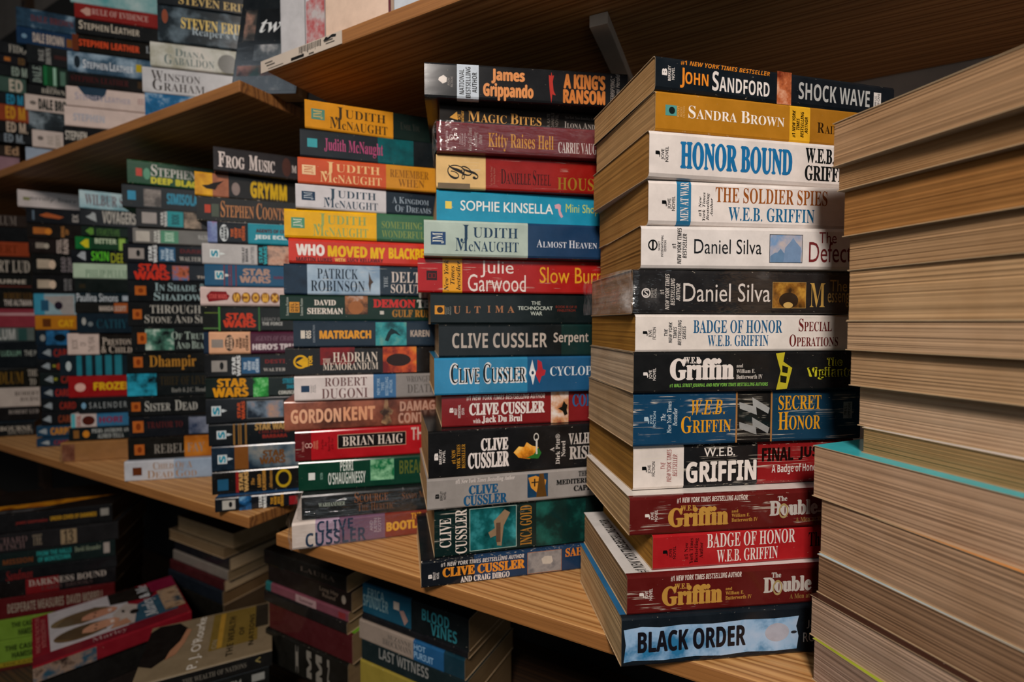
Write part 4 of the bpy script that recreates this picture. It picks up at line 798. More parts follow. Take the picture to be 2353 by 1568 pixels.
# ------------------------------------------------------------------ fourth stack (left unit)
def sball(x, col='b9c4c6', va=.3, vb=.68):
    return [('P', col, x, x + 22, va, vb), ('V', 'S', 'Y', '2a8aa0', x + 3, x + 19, va + .04, vb - .04), ('G', col, x + 23, x + 36, va + .04, vb - .04, [(0, .3), (.3, .3), (1, .5), (.3, .7), (0, .7)])]
S2B = [
 bk(490, 334, 391.5, '282425', 'charcoal paperback with white fancy capitals', [('T', 'FROG', 'Bk', 'cfc2bc', 501, 562, .2, .82), ('T', 'MUSIC', 'Bk', 'cfc2bc', 572, 631, .2, .82), ('E', '4a2c24', 648, 668, .12, .9), ('A', 'M', 'B', 'b9aea8', 670, 681, .4, .7)], phi=26),
 bk(447, 392.5, 441, '22201e', 'black and yellow paperback with yellow condensed capitals', [('G', '1a100a', 463, 515, .28, .75, [(0, .6), (.3, .5), (.5, .3), (1, 0), (.7, .5), (.6, .9), (.2, .85)]), ('E', '8a7a74', 532, 551, .3, .85), ('T', 'GRYMM', 'Y', 'c9a21c', 575, 659, .14, .88)], phi=27, segs=[(488, 'n:a86a12:e8b022:40'), (525, 'n:6a3a28:a8684a:40'), (None, '22201e')]),
 bk(452, 455, 503, '22211e', 'black paperback with bronze small capitals', [('P', 'b03c22', 470, 484, .34, .66), ('P', '4a5244', 486, 503, .3, .8), ('A', 'STEPHEN COONTS', 'Rk', 'b47848', 507, 656, .16, .8)], phi=18, wear=.8),
 bk(477, 512, 557, '12181a', 'black and teal paperback with block capitals', [('E', 'c9cfd0', 505, 525, .12, .92), ('V', 'STAR\nWARS', 'Y', '1c2428', 508, 522, .2, .84), ('V', 'THE\nNEW\nJEDI\nORDER', 'X', 'c05a24', 530, 563, .15, .85), ('L', 'AGENTS OF CHAOS', 'Y', '4a2428', 588, 675, .26, .44), ('T', 'JEDI ECLIPSE', 'Y', 'd0dcdc', 585, 690, .54, .78)], phi=16, segs=[(499, 'n:3a3a7a:7a8ab0:9a2a4a:30'), (570, '12151a'), (None, '1b8496')]),
 bk(464, 558, 604, 'b0acaa', 'silver-white paperback with black and picture end', sball(482, 'd4dcda') + [('V', 'TRUCE AT\nBAKURA', 'X', '3a3a3c', 556, 570, .15, .9), ('V', 'KATHY TYERS', 's2', '5a5a5c', 576, 584, .1, .9), ('V', 'STAR\nWARS', 'Y', '2a9aa4', 595, 614, .05, .95), ('P', 'n:2a3440:c09a84:8a3a20:50', 615, 665, .04, .96)], phi=16, segs=[(591, 'b0acaa'), (None, '16181a')]),
 bk(470, 609, 656, '1d4f70', 'blue paperback with tan block title', sball(494, 'c9cfcc') + [('P', '6a2a3a', 514, 517, .02, .98), ('P', '6a2a3a', 525, 528, .02, .98), ('P', '6a2a3a', 530, 533, .02, .98), ('P', '6a2a3a', 541, 544, .02, .98), ('T', 'STAR', 'Y', 'a9897a', 558, 622, .16, .48), ('T', 'WARS', 'Y', 'a9897a', 550, 622, .5, .82), ('L', 'HAN SOLO', 'X', '6a2a3a', 629, 680, .48, .62)], phi=15),
 bk(460, 659.5, 701, 'c9b2ac', 'pinkish-white paperback with red badge and gold discs', [('G', '7a1418', 474, 528, .24, .78, [(.1, .2), (.2, 0), (.85, .02), (.9, .25), (1, .4), (.9, .8), (.1, 1), (0, .45)]), ('L', 'STAR WARS', 'X', 'c0504a', 480, 522, .38, .62)] + [q for j in range(5) for q in (('E', '7a4a18', 533 + 22 * j, 554 + 22 * j, .28, .82), ('V', 'SUOEX'[j], 'Y', 'd9a440', 537 + 22 * j, 550 + 22 * j, .34, .76))], phi=14, er=.003),
 bk(466, 706.5, 757, '141613', 'black paperback with red title and green lines', [('P', '4a8a3a', 502, 506, .02, .98), ('P', '3a6a34', 594, 597, .02, .98), ('P', '5a6a2a', 470, 502, .24, .28), ('P', '4a6a3a', 466, 502, .84, .9), ('T', 'STAR', 'Y', 'c03a1e', 519, 583, .26, .54), ('T', 'WARS', 'Y', 'c03a1e', 512, 588, .54, .84), ('L', 'LEGACY OF', 'X', '6a6a68', 602, 648, .44, .58), ('L', 'THE FORCE', 'X', 'a9a9a4', 602, 649, .62, .76)], phi=14, wear=.6),
 bk(468, 768, 813, '45122a', 'peach-labelled plum paperback with white capitals', [('P', '8a8078', 486, 513, .34, .7), ('E', '2a2420', 517, 538, .14, .86), ('V', 'STAR\nWARS', 'Y', 'c9a488', 520, 535, .2, .8), ('V', 'THE\nNEW\nJEDI\nORDER', 'X', '2a1c14', 542, 571, .15, .85), ('L', 'AGENTS OF CHAOS', 'T', '7a5a68', 585, 676, .2, .42), ('T', "HERO'S TRIAL", 'Y', 'd0c4c4', 580, 690, .55, .82)], phi=14, segs=[(480, '16263a'), (575, 'd4a07c'), (None, '45122a')], er=.0026),
 bk(470, 818, 866, '151617', 'black paperback with white emblem and blue label', [('P', '8f8a84', 486, 522, .26, .74), ('E', '1c1c1c', 505, 514, .32, .66), ('V', 'STAR\nWARS', 'Y', 'cfd2d2', 533, 553, .05, .95), ('P', '1f527a', 555, 597, .14, .84), ('V', 'THE\nNEW\nJEDI\nORDER', 'X', 'b9c8d4', 560, 595, .2, .8), ('T', 'DESTINY', 'X', '7a2422', 609, 680, .24, .42), ('A', 'WALTER JON', 'R', 'b9b4ac', 605, 684, .62, .78)], phi=14, wear=.6),
 bk(472, 873, 915, '0f1b16', 'black-green paperback with gold block title', [('T', 'STAR', 'Y', 'd4900f', 499, 568, .04, .46), ('T', 'WARS', 'Y', 'd4900f', 488, 571, .48, .96), ('P', 'n:0a2a12:2a9a3a:a0e0a0:70', 582, 617, .04, .98), ('L', 'STREET OF', 'X', '1f8aa0', 650, 690, .1, .36), ('L', 'SHADOWS', 'X', '1f8aa0', 659, 690, .42, .62), ('L', 'CORUSCANT', 'X', 'c9c9c0', 640, 690, .72, .9)], phi=14),
 bk(473, 918.5, 974, '13161a', 'black paperback with orange badge and framed picture', sball(486, 'c4ccce') + [('V', 'STAR\nWARS', 'Y', 'b84a22', 545, 563, .14, .86), ('P', 'n:1a2430:6a7a8a:b08a74:45', 567, 652, .14, .84), ('F', '6a6a66', 567, 652, .14, .84, .02)], phi=15, top='6a8aa8'),
 bk(479, 979, 1023, '12171a', 'black paperback with four gold stripes', sball(498, 'c4ccce') + [('P', '8a6430', 536, 540, .02, .98), ('P', '8a6430', 547, 550, .02, .98), ('P', '8a6430', 552, 555, .02, .98), ('P', '8a6430', 563, 567, .02, .98), ('T', 'STAR WARS', 'Y', 'b08a50', 586, 668, .04, .36), ('L', 'CHILDREN OF', 'r', '7a2a22', 595, 668, .38, .52), ('A', 'BARBARA', 'X', '8a2c22', 603, 660, .58, .74)], phi=15),
 bk(486, 1032, 1084, 'n:101820:22384a:8a98a0:30', 'star-speckled grey-blue paperback with brown title', sball(500, 'c4ccce', .34, .7) + [('T', 'STAR', 'Y', '6a431c', 604, 655, .26, .54), ('T', 'WARS', 'Y', '6a431c', 596, 656, .54, .82)], phi=16, segs=[(539, 'n:0e141a:1f3040:60'), (571, '7a4a1e'), (None, 'n:1a2a38:54646e:8f8a80:28')]),
 bk(487, 1088, 1135, '131211', 'black paperback with yellow ring and upright title', [('P', '1f5474', 500, 525, .34, .82), ('P', '8a1c1c', 542, 549, .06, .96), ('V', 'STAR\nWARS', 'Y', 'c49a5c', 549, 571, .05, .95), ('V', 'The', 'T', 'c08a3c', 577, 585, .38, .68), ('V', 'LANDO', 'X', 'c08a3c', 592, 600, .24, .8), ('V', 'CALRISSIAN', 'X', 'c08a3c', 603, 611, .06, .95), ('V', 'Adventures', 'T', 'c08a3c', 618, 626, .1, .9), ('N', 'b8981c', 634, 670, .08, .9)], phi=16, wear=.7),
 bk(494, 1151, 1187, '10141a', 'black paperback with blue glow and white emblem', [('P', 'a9a69e', 511, 541, .2, .84), ('E', '1a1a1a', 526, 534, .3, .7), ('P', 'n:0e2034:1f5a8e:7aa8c8:60', 550, 578, .02, .98), ('V', 'STAR\nWARS', 'Y', 'cfd2d0', 595, 613, .02, .98), ('V', 'THE\nNEW\nJEDI\nORDER', 'X', 'c08a24', 622, 652, .06, .94), ('P', '8a1c20', 665, 684, .3, .9)], phi=16.3, top='1f4a74')]
for i, k in enumerate(S2B):
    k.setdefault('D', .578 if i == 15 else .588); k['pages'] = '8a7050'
stack('in fourth lettered stack from right', 'paperbacks in the fourth spine stack', ZC + ZS, S2B)

# ------------------------------------------------------------------ fifth stack
def emb(x, w=21, va=.26, vb=.68): return [('P', 'a8581f', x, x + w, va, vb), ('E', '7a3412', x + w * .3, x + w * .75, va + .1, vb - .1)]
S2 = [
 bk(292, 364, 413, '0e4426', 'green paperback with white and yellow capitals', [('P', 'b8361f', 312, 326, .34, .66), ('E', '4a8a6a', 329, 345, .3, .78), ('A', 'STEPHEN', 'Rk', 'c9c4bc', 347, 450, .12, .6), ('T', 'DEEP BLACK', 'Y', 'c9c01c', 346, 466, .64, .92)], phi=27, wear=.7),
 bk(280, 428, 473, '15191b', 'black paperback with blue capitals and grey photograph', [('P', '2a86a8', 293, 312, .28, .66), ('P', 'n:4a4440:9a9088:60', 330, 370, .16, .88), ('T', 'SIMISOLA', 'Y', '1f7f9c', 383, 455, .26, .74)], phi=22),
 bk(313, 479, 520, '1f1d1c', 'dark brown paperback, teal label and cream figure', [('P', '9a928c', 326, 360, .22, .78), ('V', 'STAR\nWARS', 'Y', 'c4c4c0', 369, 384, .12, .9), ('P', '1f8a90', 384, 421, .1, .88), ('V', 'BOOK', 'X', '0f4a50', 394, 412, .24, .76), ('P', 'n:2a2420:b09a84:70', 423, 462, .1, .92)], phi=20),
 bk(293, 524, 556, '6e6c68', 'grey-green paperback with white emblems', [('P', 'b0aaa0', 312, 344, .2, .86), ('V', 'STAR\nWARS', 'X', 'cfd0c8', 354, 368, .1, .95), ('P', '4f8a6c', 369, 410, .1, .92), ('V', 'BOOK', 'X', 'b0d0b8', 378, 400, .2, .8), ('L', 'WALTER', 'R', 'b9b9b4', 455, 480, .3, .6)], phi=18, segs=[(305, '1a1c20'), (None, '6e6c68')]),
 bk(282, 560, 602, '14171c', 'black paperback with white emblem and blue panel', [('P', '948c86', 295, 331, .24, .78), ('E', '1c1c1c', 313, 322, .32, .66), ('V', 'STAR\nWARS', 'Y', 'cfd2d2', 341, 361, .05, .95), ('P', '265678', 365, 403, .14, .86), ('V', 'THE\nNEW\nJEDI', 'X', 'b4c8d6', 370, 400, .2, .82), ('T', 'DARK', 'X', '5a1f20', 414, 464, .2, .42), ('A', 'WALTER', 'R', 'b4b0a8', 412, 462, .6, .82)], phi=17, top='5a6a78'),
 bk(292, 606, 642, '161b22', 'navy-black paperback with red block title', [('T', 'STAR', 'Y', 'bf2f1c', 318, 384, .02, .46), ('T', 'WARS', 'Y', 'bf2f1c', 307, 390, .46, .96), ('P', 'n:161b22:b05a34:2a6a9a:90', 396, 434, .1, .95), ('L', 'THE', 'X', 'b4a89a', 452, 480, .66, .82)], phi=17),
 bk(294, 645.5, 692, '121517', 'black paperback, orange stamp, two grey-teal title lines', emb(310, 26) + [('T', 'IN SHADE &', 'Rk', '8fa6a8', 356, 472, .1, .48), ('T', 'SHADOWS', 'Rk', '8fa6a8', 353, 476, .54, .92)], phi=15),
 bk(294, 696, 748, '131516', 'black paperback, orange stamp, two pale title lines', emb(305, 21, .3, .7) + [('T', 'THROUGH', 'r', 'a9a69c', 345, 462, .12, .46), ('T', 'STONE AND SEA', 'rk', 'a9a69c', 332, 482, .52, .86)], phi=15),
 bk(303, 753, 808, '141718', 'black paperback, orange stamp and ghostly green picture', [('P', 'n:141718:4a7a68:b9c9bc:50', 334, 400, .1, .9)] + emb(316, 21, .24, .66) + [('T', 'OF TRUTH', 'rk', '9fb0a4', 394, 484, .2, .5), ('T', 'AND BEASTS', 'rk', '9fb0a4', 405, 490, .56, .86)], phi=14),
 bk(292, 815, 858, '131413', 'black paperback with gold blackletter-like title', emb(307, 21, .2, .7) + [('T', 'Dhampir', 'R', 'a9762a', 343, 451, .14, .84)], phi=14, top='3a3f42'),
 bk(291, 861.5, 911, '121718', 'black paperback with teal figure and dim title', [('P', 'n:121718:1f7f96:2a9ab4:55', 292, 360, .0, .95), ('T', 'THIEF OF LIVES', 'r', '3a301c', 368, 480, .14, .52), ('A', 'Barb & J.C. Hendee', 'r', '8a8a84', 394, 482, .64, .86)], phi=14),
 bk(294, 916.5, 958, '131515', 'black paperback, orange stamp, one white title line', emb(302, 21, .26, .72) + [('T', 'SISTER', 'Rk', 'a9a8a0', 333, 392, .22, .74), ('T', 'DEAD', 'Rk', 'a9a8a0', 402, 454, .22, .74)], phi=14, top='4a5054'),
 bk(296, 960.5, 1006, '12151a', 'black paperback, orange stamp, dim red title', emb(305, 25, .2, .74) + [('T', 'TRAITOR TO', 'r', '5a2422', 338, 420, .26, .56), ('P', 'n:20304a:7a8090:40', 434, 484, .1, .9)], phi=14),
 bk(294, 1011, 1058, '15130f', 'black and orange paperback with grey title', emb(309, 23, .3, .78) + [('T', 'REBEL FAY', 'r', '857f76', 354, 470, .32, .74)], phi=13, segs=[(424, '15130f'), (None, 'n:8a4a12:c0782a:26')], top='5a5048'),
 bk(286, 1062.5, 1112, 'a9b0bb', 'silver-blue paperback with brown stamp and tan title', [('P', '5a2a10', 305, 326, .32, .72), ('T', 'CHILD OF A', 'rk', '9a7a5a', 352, 442, .1, .46), ('T', 'DEAD GOD', 'rk', '9a7a5a', 338, 452, .5, .9)], phi=12, segs=[(400, 'b4b6bc'), (None, '8a9cb0')])]
for i, k in enumerate(S2):
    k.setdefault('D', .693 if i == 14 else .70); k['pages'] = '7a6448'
stack('in fifth lettered stack from right', 'paperbacks in the fifth spine stack', ZC + ZS, S2)

# ------------------------------------------------------------------ sixth stack
S1 = [
 bk(182, 435, 475, 'n:2a7a84:8fb0b8:a9c0c4:30', 'pale blue paperback with dark red lettering', [('A', 'WILBUR SMITH', 'R', '5a3238', 195, 330, .2, .8)], phi=31, L=.172),
 bk(184, 480, 517, '15171a', 'black paperback with white condensed capitals', [('G', '9aa0a0', 197, 222, .2, .75, [(0, .5), (.5, .2), (.6, 0), (.9, .1), (1, 1), (.5, .8)]), ('T', 'VOYAGERS', 'X', 'a9a49a', 235, 312, .08, .8)], phi=22),
 bk(187, 519, 542, '12211a', 'thin black paperback with green lettering', [('G', '5a8a34', 196, 215, .15, .85, [(0, .5), (.6, 0), (1, .1), (1, .9), (.6, 1)]), ('T', 'IN THE NAME OF THE VAMPIRE', 's2', '4f7a3a', 222, 275, .2, .9)], phi=20),
 bk(173, 543, 572, '12602f', 'bright green paperback with yellow arrow', [('G', 'c4b81c', 184, 204, .2, .85, [(0, .5), (.6, 0), (1, 0), (1, 1), (.6, 1)]), ('T', 'BITTER', 'X', 'b4c4a4', 218, 268, .1, .5), ('P', '8ab04a', 273, 288, .02, .98)], phi=20, segs=[(207, '12662f'), (None, '143a20')]),
 bk(163, 573, 603, '12161a', 'black paperback with neon green title', [('G', '9aa0a4', 177, 197, .15, .8, [(0, .5), (.5, 0), (1, 0), (1, 1), (.5, .8)]), ('T', 'SKIN', 'S', '5ac02a', 210, 250, .1, .78), ('T', 'DEEP', 's2', 'a0a82a', 255, 295, .2, .9)], phi=18, top='4a5a78'),  # blue top colour paints in the cool glint from above
 bk(168, 605.5, 638, 'a4b8a0', 'pale green paperback with grey-green capitals', [('A', 'PHILIP PULLMAN', 'r', '6f8a72', 196, 310, .4, .92)], phi=17),
 bk(172, 641, 670, '131a18', 'plain blackish-green paperback', [('P', '2a2416', 182, 196, .4, .7)], phi=16),
 bk(172, 673.5, 694, '142026', 'thin dark blue paperback with white lettering', [('A', 'Paullina Simons', 's2', 'b9c0c4', 176, 271, .1, .9), ('P', '9aa4ac', 281, 294, .3, .8)], phi=16, top='4a5a66'),
 bk(172, 696.5, 717, '1a1a18', 'thin dark paperback with orange end band', [('A', 'MANDA SCOTT', 'X', 'b0a498', 228, 290, .3, .8)], phi=16, segs=[(262, '1a1a18'), (None, '9a4f24')], top='3a4040'),
 bk(176, 722.5, 765, '13202a', 'dark teal paperback with small white emblem', [('E', '9a9a94', 188, 198, .22, .6), ('E', '6a7274', 202, 214, .42, .66), ('T', 'CATHY', 'r', '1f4a58', 222, 292, .3, .75)], phi=15, top='a0b0c0'),
 bk(155, 768, 814, '171310', 'white-labelled black paperback with cream capitals', [('V', 'BOOK\nOF\nTHE YEAR', 's', '6a6058', 165, 217, .15, .85), ('A', 'PRESTON', 'Rk', 'b4a698', 235, 302, .2, .55), ('A', '& CHILD', 'Rk', 'b4a698', 232, 303, .58, .92)], phi=15, segs=[(228, 'c2aea4'), (None, '171310')]),
 bk(137, 819, 859, '122028', 'dark paperback with six teal stripes', [('E', 'a9b4b4', 151, 164, .3, .76)] + [('P', '22707e', 176 + 22 * j, 188 + 23 * j, .02, .98) for j in range(5)], phi=15),
 bk(158, 872, 914, '8c1416', 'red paperback with yellow capitals', [('E', 'd0a498', 172, 197, .32, .72), ('T', 'FROZEN', 'Y', 'd0a41c', 215, 306, .3, .68)], phi=15),
 bk(180, 916.5, 950, '14191b', 'black paperback with spaced grey lettering', [('E', '6f9ab4', 187, 198, .3, .7), ('T', 'S A L E N D E R', 's2', '8a9090', 205, 292, .3, .68)], phi=15, top='5a7078'),
 bk(163, 953.5, 983, 'b8aaa4', 'white paperback with red oval and blue end', [('P', '4fa4ac', 163, 173, .02, .98), ('V', 'FATAL', 'X', '9a5a54', 176, 186, .12, .9), ('E', '4a1c14', 189, 218, .18, .85), ('T', 'HORI', 'X', '7a2a44', 228, 282, .28, .72)], phi=15, segs=[(222, 'b8aaa4'), (None, '2f668a')]),
 bk(158, 986, 1015, '10181a', 'black paperback, orange emblem and two white lines', [('P', '7a5224', 169, 182, .2, .8), ('E', 'c07a24', 190, 206, .24, .78), ('A', 'PIERS ANTHONY AND', 'r', 'b4b8b4', 211, 302, .14, .46), ('A', 'ALFRED TELLA', 'r', 'b4b8b4', 224, 284, .54, .86)], phi=15),
 bk(140, 1018.5, 1068, '94683a', 'tan plastic-wrapped paperback with reddish end', [('P', 'n:5a2c1c:8a5a40:60', 143, 172, .1, .95)], phi=14, wrap=.003, wear=0)]
for i, k in enumerate(S1):
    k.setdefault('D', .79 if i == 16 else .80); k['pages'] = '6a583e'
stack('in sixth lettered stack from right', 'paperbacks in the sixth spine stack', ZC + ZS, S1)

# ------------------------------------------------------------------ seventh stack
def cone(x, va=.25, vb=.8): return [('G', '8f989c', x, x + 20, va, vb, [(0, .5), (.55, .1), (.7, 0), (1, .1), (1, .95), (.6, .8)])]
def bullet(x, c='a99a86'): return [('P', c, x, x + 30, .28, .72), ('E', 'd0b8a0' if c != 'a8622a' else 'c87a2a', x + 27, x + 43, .3, .74)]
S0 = [
 bk(40, 434, 470, 'b9aeaa', 'pale grey paperback with faint lettering', [('A', 'emily barr', 's2', '6a6462', 68, 178, .3, .62), ('P', '6a6a2a', 53, 68, .42, .6)], phi=29),
 bk(60, 479, 510, '14161a', 'black paperback with orange streak', [('G', 'a8562a', 90, 147, .3, .66, [(0, .5), (.3, 0), (1, .6), (.8, 1), (.2, .8)]), ('P', '5a6a78', 74, 79, .2, .8), ('V', 'EX', 'X', 'a09a94', 166, 180, .3, .8)], phi=22),
 bk(62, 513, 545, '1a1613', 'dark paperback with orange lettering and disc', bullet(76, 'a8622a') + [('V', 'RING\nOF', 'X', 'a8723a', 140, 158, .14, .86)], phi=20, top='3a3632'),
 bk(65, 547, 580, '1d1614', 'dark brown paperback with two white upright words', [('P', '8a8074', 82, 102, .3, .66), ('E', 'a9a090', 101, 113, .32, .68), ('V', 'STEEL', 'X', 'b4a49a', 130, 142, .02, .95), ('V', 'RAIN', 'X', 'b4a49a', 145, 157, .02, .98)], phi=18),
 bk(72, 583, 628, '141413', 'black paperback with bullet emblem, large grey words', bullet(85) + [('V', 'DEAD\nZONE', 'X', '7a7274', 140, 167, .15, .88)], phi=17),
 bk(74, 632, 672, '141415', 'black paperback with bullet emblem, small grey words', bullet(86) + [('V', 'FOUR\nDAYS', 'X', '7a7878', 147, 165, .2, .82)], phi=16),
 bk(78, 677, 722, '7a97a2', 'sky-blue paperback with dark oval', [('G', '9a9490', 100, 170, .05, .98, [(0, .1), (1, .02), (1, 1), (.6, .95), (.5, .7)]), ('P', '26506a', 94, 112, .3, .8), ('E', '241c2a', 125, 144, .36, .74)], phi=15, segs=[(102, '3a8aa4'), (None, '86a0a8')]),
 bk(81, 727.5, 757, 'b06f1a', 'orange paperback with brown square', [('P', '5a2f12', 98, 117, .24, .8), ('T', 'CAT', 'Y', 'd09a1c', 134, 170, .3, .8)], phi=15),
 bk(82, 760, 793, '12202c', 'dark blue paperback with glowing blue cloud', [('E', '8a8c88', 92, 104, .3, .72), ('P', 'n:10202e:2a6a9a:70', 106, 160, .04, .96), ('E', '10161c', 124, 152, .25, .75)], phi=15),
 bk(86, 796.5, 826, '101c28', 'navy paperback with cone emblem and red letters', cone(97) + [('T', 'CARD', 'X', '8a2c22', 123, 165, .25, .8)], phi=15),
 bk(87, 828.5, 855, '121517', 'black paperback with cone emblem and yellow dot', cone(95) + [('P', '8a8a2a', 121, 128, .4, .6), ('E', '8a3a22', 129, 142, .3, .8)], phi=15),
 bk(91, 858.5, 887, '121a1a', 'greenish black paperback, cone emblem and yellow dot', cone(102) + [('P', '8a8a2a', 124, 132, .4, .6), ('T', 'CA', 'X', '8a2c22', 140, 162, .25, .8)], phi=15),
 bk(93, 890, 917, '101b26', 'navy paperback, cone emblem and wide red letters', cone(101) + [('T', 'CARDS', 'X', '9a2c22', 127, 170, .25, .8)], phi=15),
 bk(95, 920, 947, '121618', 'black paperback with cone emblem and red letters', cone(100) + [('T', 'CARD', 'X', '8a2c22', 137, 175, .25, .8)], phi=15),
 bk(95, 950.5, 978, '131517', 'black paperback with cone emblem and brown letters', cone(98) + [('T', 'CARD', 'X', '7a3a22', 134, 170, .25, .8)], phi=15),
 bk(84, 981.5, 1006, '1a3c54', 'blue paperback with orange lettering', cone(88) + [('T', 'CARPE', 'Y', 'b87a2c', 116, 165, .2, .85)], phi=15),
 bk(84, 1009, 1033, '18344c', 'blue paperback with dim red lettering', cone(94) + [('T', 'CARD', 'X', '7a2c34', 124, 160, .25, .8)], phi=15)]
for i, k in enumerate(S0):
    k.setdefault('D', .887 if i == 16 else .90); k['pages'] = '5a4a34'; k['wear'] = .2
stack('in seventh lettered stack from right', 'paperbacks in the seventh spine stack', ZC + ZS, S0)

# ------------------------------------------------------------------ leftmost stack, cut by the frame (measured at its right end)
SM = [
 bk(62, 496, 523, '2a211c', 'brown paperback with grey tall capitals', [('A', 'LUDLUM', 'r', '7a7068', -40, 38, .1, .85)]),
 bk(65, 525, 556, '151617', 'black unlettered paperback', []),
 bk(67, 559, 589, '8a3a1e', 'rust-orange paperback', [('A', 'ROBERT', 'R', '6a2a14', -50, 40, .2, .8)]),
 bk(71, 593, 630, '171614', 'black paperback with big cream capitals', [('A', 'ROBERT LUD', 'R', 'b0a698', -62, 70, .22, .9)], top='7a4a40'),
 bk(73, 633, 665, '151615', 'black paperback with cream capitals over red line', [('T', 'BOURNE', 'Xk', 'b0a698', -40, 60, .25, .6), ('P', '5a2a20', -10, 72, .72, .82)]),
 bk(76, 670, 708, '161613', 'black paperback with gold line over white line', [('A', 'ROBERT LUD', 'r', '6a4c22', 9, 74, .14, .48), ('T', 'THE ALTMAN', 'X', 'b4aaa0', 9, 76, .52, .84)]),
 bk(82, 712, 751, '84303a', 'glossy red paperback', [('P', 'b48a8c', -60, 80, .22, .36)]),
 bk(79, 755, 782, '56605c', 'grey paperback with pale capitals', [('A', 'LUDLUM', 'X', 'a9a9a4', -45, 35, .1, .9), ('P', '2a4a46', 42, 62, .05, .95)]),
 bk(86, 786, 843, '12171a', 'thick black paperback with small pale letters', [('A', 'T LUDLUM', 's2', '7aa08a', -8, 48, .35, .55), ('T', 'THE P', 's2', 'a9a9a0', 56, 86, .35, .55)]),
 bk(89, 847, 887, '16150f', 'black paperback with dark gold capitals', [('A', 'LUDLUM', 'r', '7a5a20', -30, 54, .2, .8), ('T', 'THE\nTO', 'R', 'b0a698', 64, 88, .1, .9)]),
 bk(92, 892, 930, 'b3a69c', 'white paperback with dark lettering', [('A', 'ROBERT', 'R', '4a423c', 34, 90, .2, .42), ('T', 'BOURNE', 'R', '4a423c', 46, 90, .5, .72)]),
 bk(92, 937, 965, '171413', 'black paperback with small cream author line', [('A', 'ROBERT LUD', 'R', '9a9088', 20, 92, .2, .48)]),
 bk(80, 969, 1012, '121517', 'black paperback with two cream title lines', [('T', 'BOURNE', 'R', 'b0a698', 0, 73, .28, .6), ('T', 'IDENTITY', 'r', '8a847a', 18, 79, .6, .86)], top='2a4a5c')]
for i, k in enumerate(SM):
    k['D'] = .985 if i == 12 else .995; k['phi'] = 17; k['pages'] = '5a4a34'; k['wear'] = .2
stack('in leftmost middle-shelf stack', 'paperbacks in the leftmost stack', ZC + ZS, SM, rt=True)
# ------------------------------------------------------------------ upper shelf, left unit
ZUT = ZC + ZU + BT
U3 = [
 bk(360, -42, 8, '12181c', 'black thick paperback with gold capitals', [('A', 'STEVEN ERIKSON', 'R', 'b49a5c', 410, 620, .48, .86)]),
 bk(362, 9, 92, 'n:10161a:1a242a:5a6a74:22', 'thick dark paperback with gold author and silver title', [('A', 'STEVEN ERIKSON', 'R', 'cfb25c', 416, 605, .28, .58), ('T', "Reaper's Gale", 'r', '8a9aa2', 440, 580, .52, .78), ('E', '7a3a22', 372, 386, .12, .5)], top='3a4a54'),
 bk(345, 94.5, 150, 'n:8a8a78:b0b0a8:bcb8b0:26', 'mottled cream paperback with grey small capitals', [('A', 'DIANA', 'rk', '5a6a68', 402, 470, .2, .5), ('A', 'GABALDON', 'rk', '5a6a68', 377, 492, .46, .86), ('E', '4a4a44', 500, 545, .2, .98)]),
 bk(327, 151.5, 209, 'b0b0b2', 'silver-grey paperback with dark fancy capitals', [('A', 'WINSTON', 'rk', '3a3634', 347, 460, .12, .5), ('A', 'GRAHAM', 'rk', '3a3634', 350, 470, .46, .88)]),
 bk(333, 213, 263, 'n:0f3a5a:1f5a84:a9c0cc:30', 'blue and white paperback', [])]
for k in U3: k.update(D=.675, phi=14, pages='7a6850', L=.178, W=.11)
stack('in right upper-shelf stack', 'paperbacks in the right upper-shelf stack', ZUT, U3)
U2 = [
 bk(161, -42, 2, 'n:4a8a8c:9ab0b0:30', 'pale teal paperback', []),
 bk(171, 6, 38, '7a1f1c', 'dark red paperback with white capitals', [('G', 'b08a7c', 184, 208, .25, .8, [(0, .5), (.6, 0), (1, .1), (1, .9), (.6, 1)]), ('T', 'RULE OF EVIDENCE', 'R', 'b08e86', 211, 340, .26, .66)]),
 bk(172, 40, 75, '131516', 'black paperback with cream capitals, under the dark red one', [('A', 'STEPHEN LEATHER', 'Sk', 'b0a696', 181, 320, .14, .68)]),
 bk(166, 76.5, 113, '1a1412', 'black paperback with orange capitals', [('A', 'STEPHEN LEATHER', 'X', 'c04420', 181, 320, .28, .68), ('L', 'L', 'r', '9aa0a4', 335, 345, .2, .6)], segs=[(180, '5a2a16'), (None, '15130f')]),
 bk(155, 117, 162, 'n:14202c:3a5468:9ab0c0:22', 'misty blue paperback with white capitals', [('E', '1a242c', 170, 184, .2, .8), ('A', 'STEPHEN LEATHER', 'Sk', 'c4cad0', 190, 306, .34, .76), ('P', 'b09a1c', 312, 325, .28, .66)]),
 bk(156, 164, 194, '141414', 'black paperback with dim red capitals', [('A', 'STEPHEN LEATHER', 'r', '4a1a1a', 163, 295, .24, .66), ('P', '3a2a18', 316, 328, .2, .7)]),
 bk(152, 196, 241, 'c2b0a8', 'white scuffed paperback with dark semicircle', [('G', '22384a', 178, 246, .0, .66, [(0, 0), (1, 0), (.94, .45), (.8, .8), (.55, 1), (.3, .8), (.15, .4)]), ('A', 'STEPHEN LEATHER', 'Sk', 'a09aa4', 172, 300, .3, .66), ('L', 'HE', 'r', '9a7a78', 316, 332, .3, .6)]),
 bk(148, 242, 287, 'c2b0a8', 'white scuffed paperback with pale blue capitals', [('A', 'STEPHEN', 'X', 'a4a4ac', 168, 240, .34, .72)]),
 bk(145, 289, 332, '131517', 'black paperback half hidden by the shelf edge', [('A', 'STEPHEN', 'X', 'a9a49a', 150, 200, .2, .6)])]
for k in U2: k.update(D=.785, phi=16, pages='7a6850', L=.176)
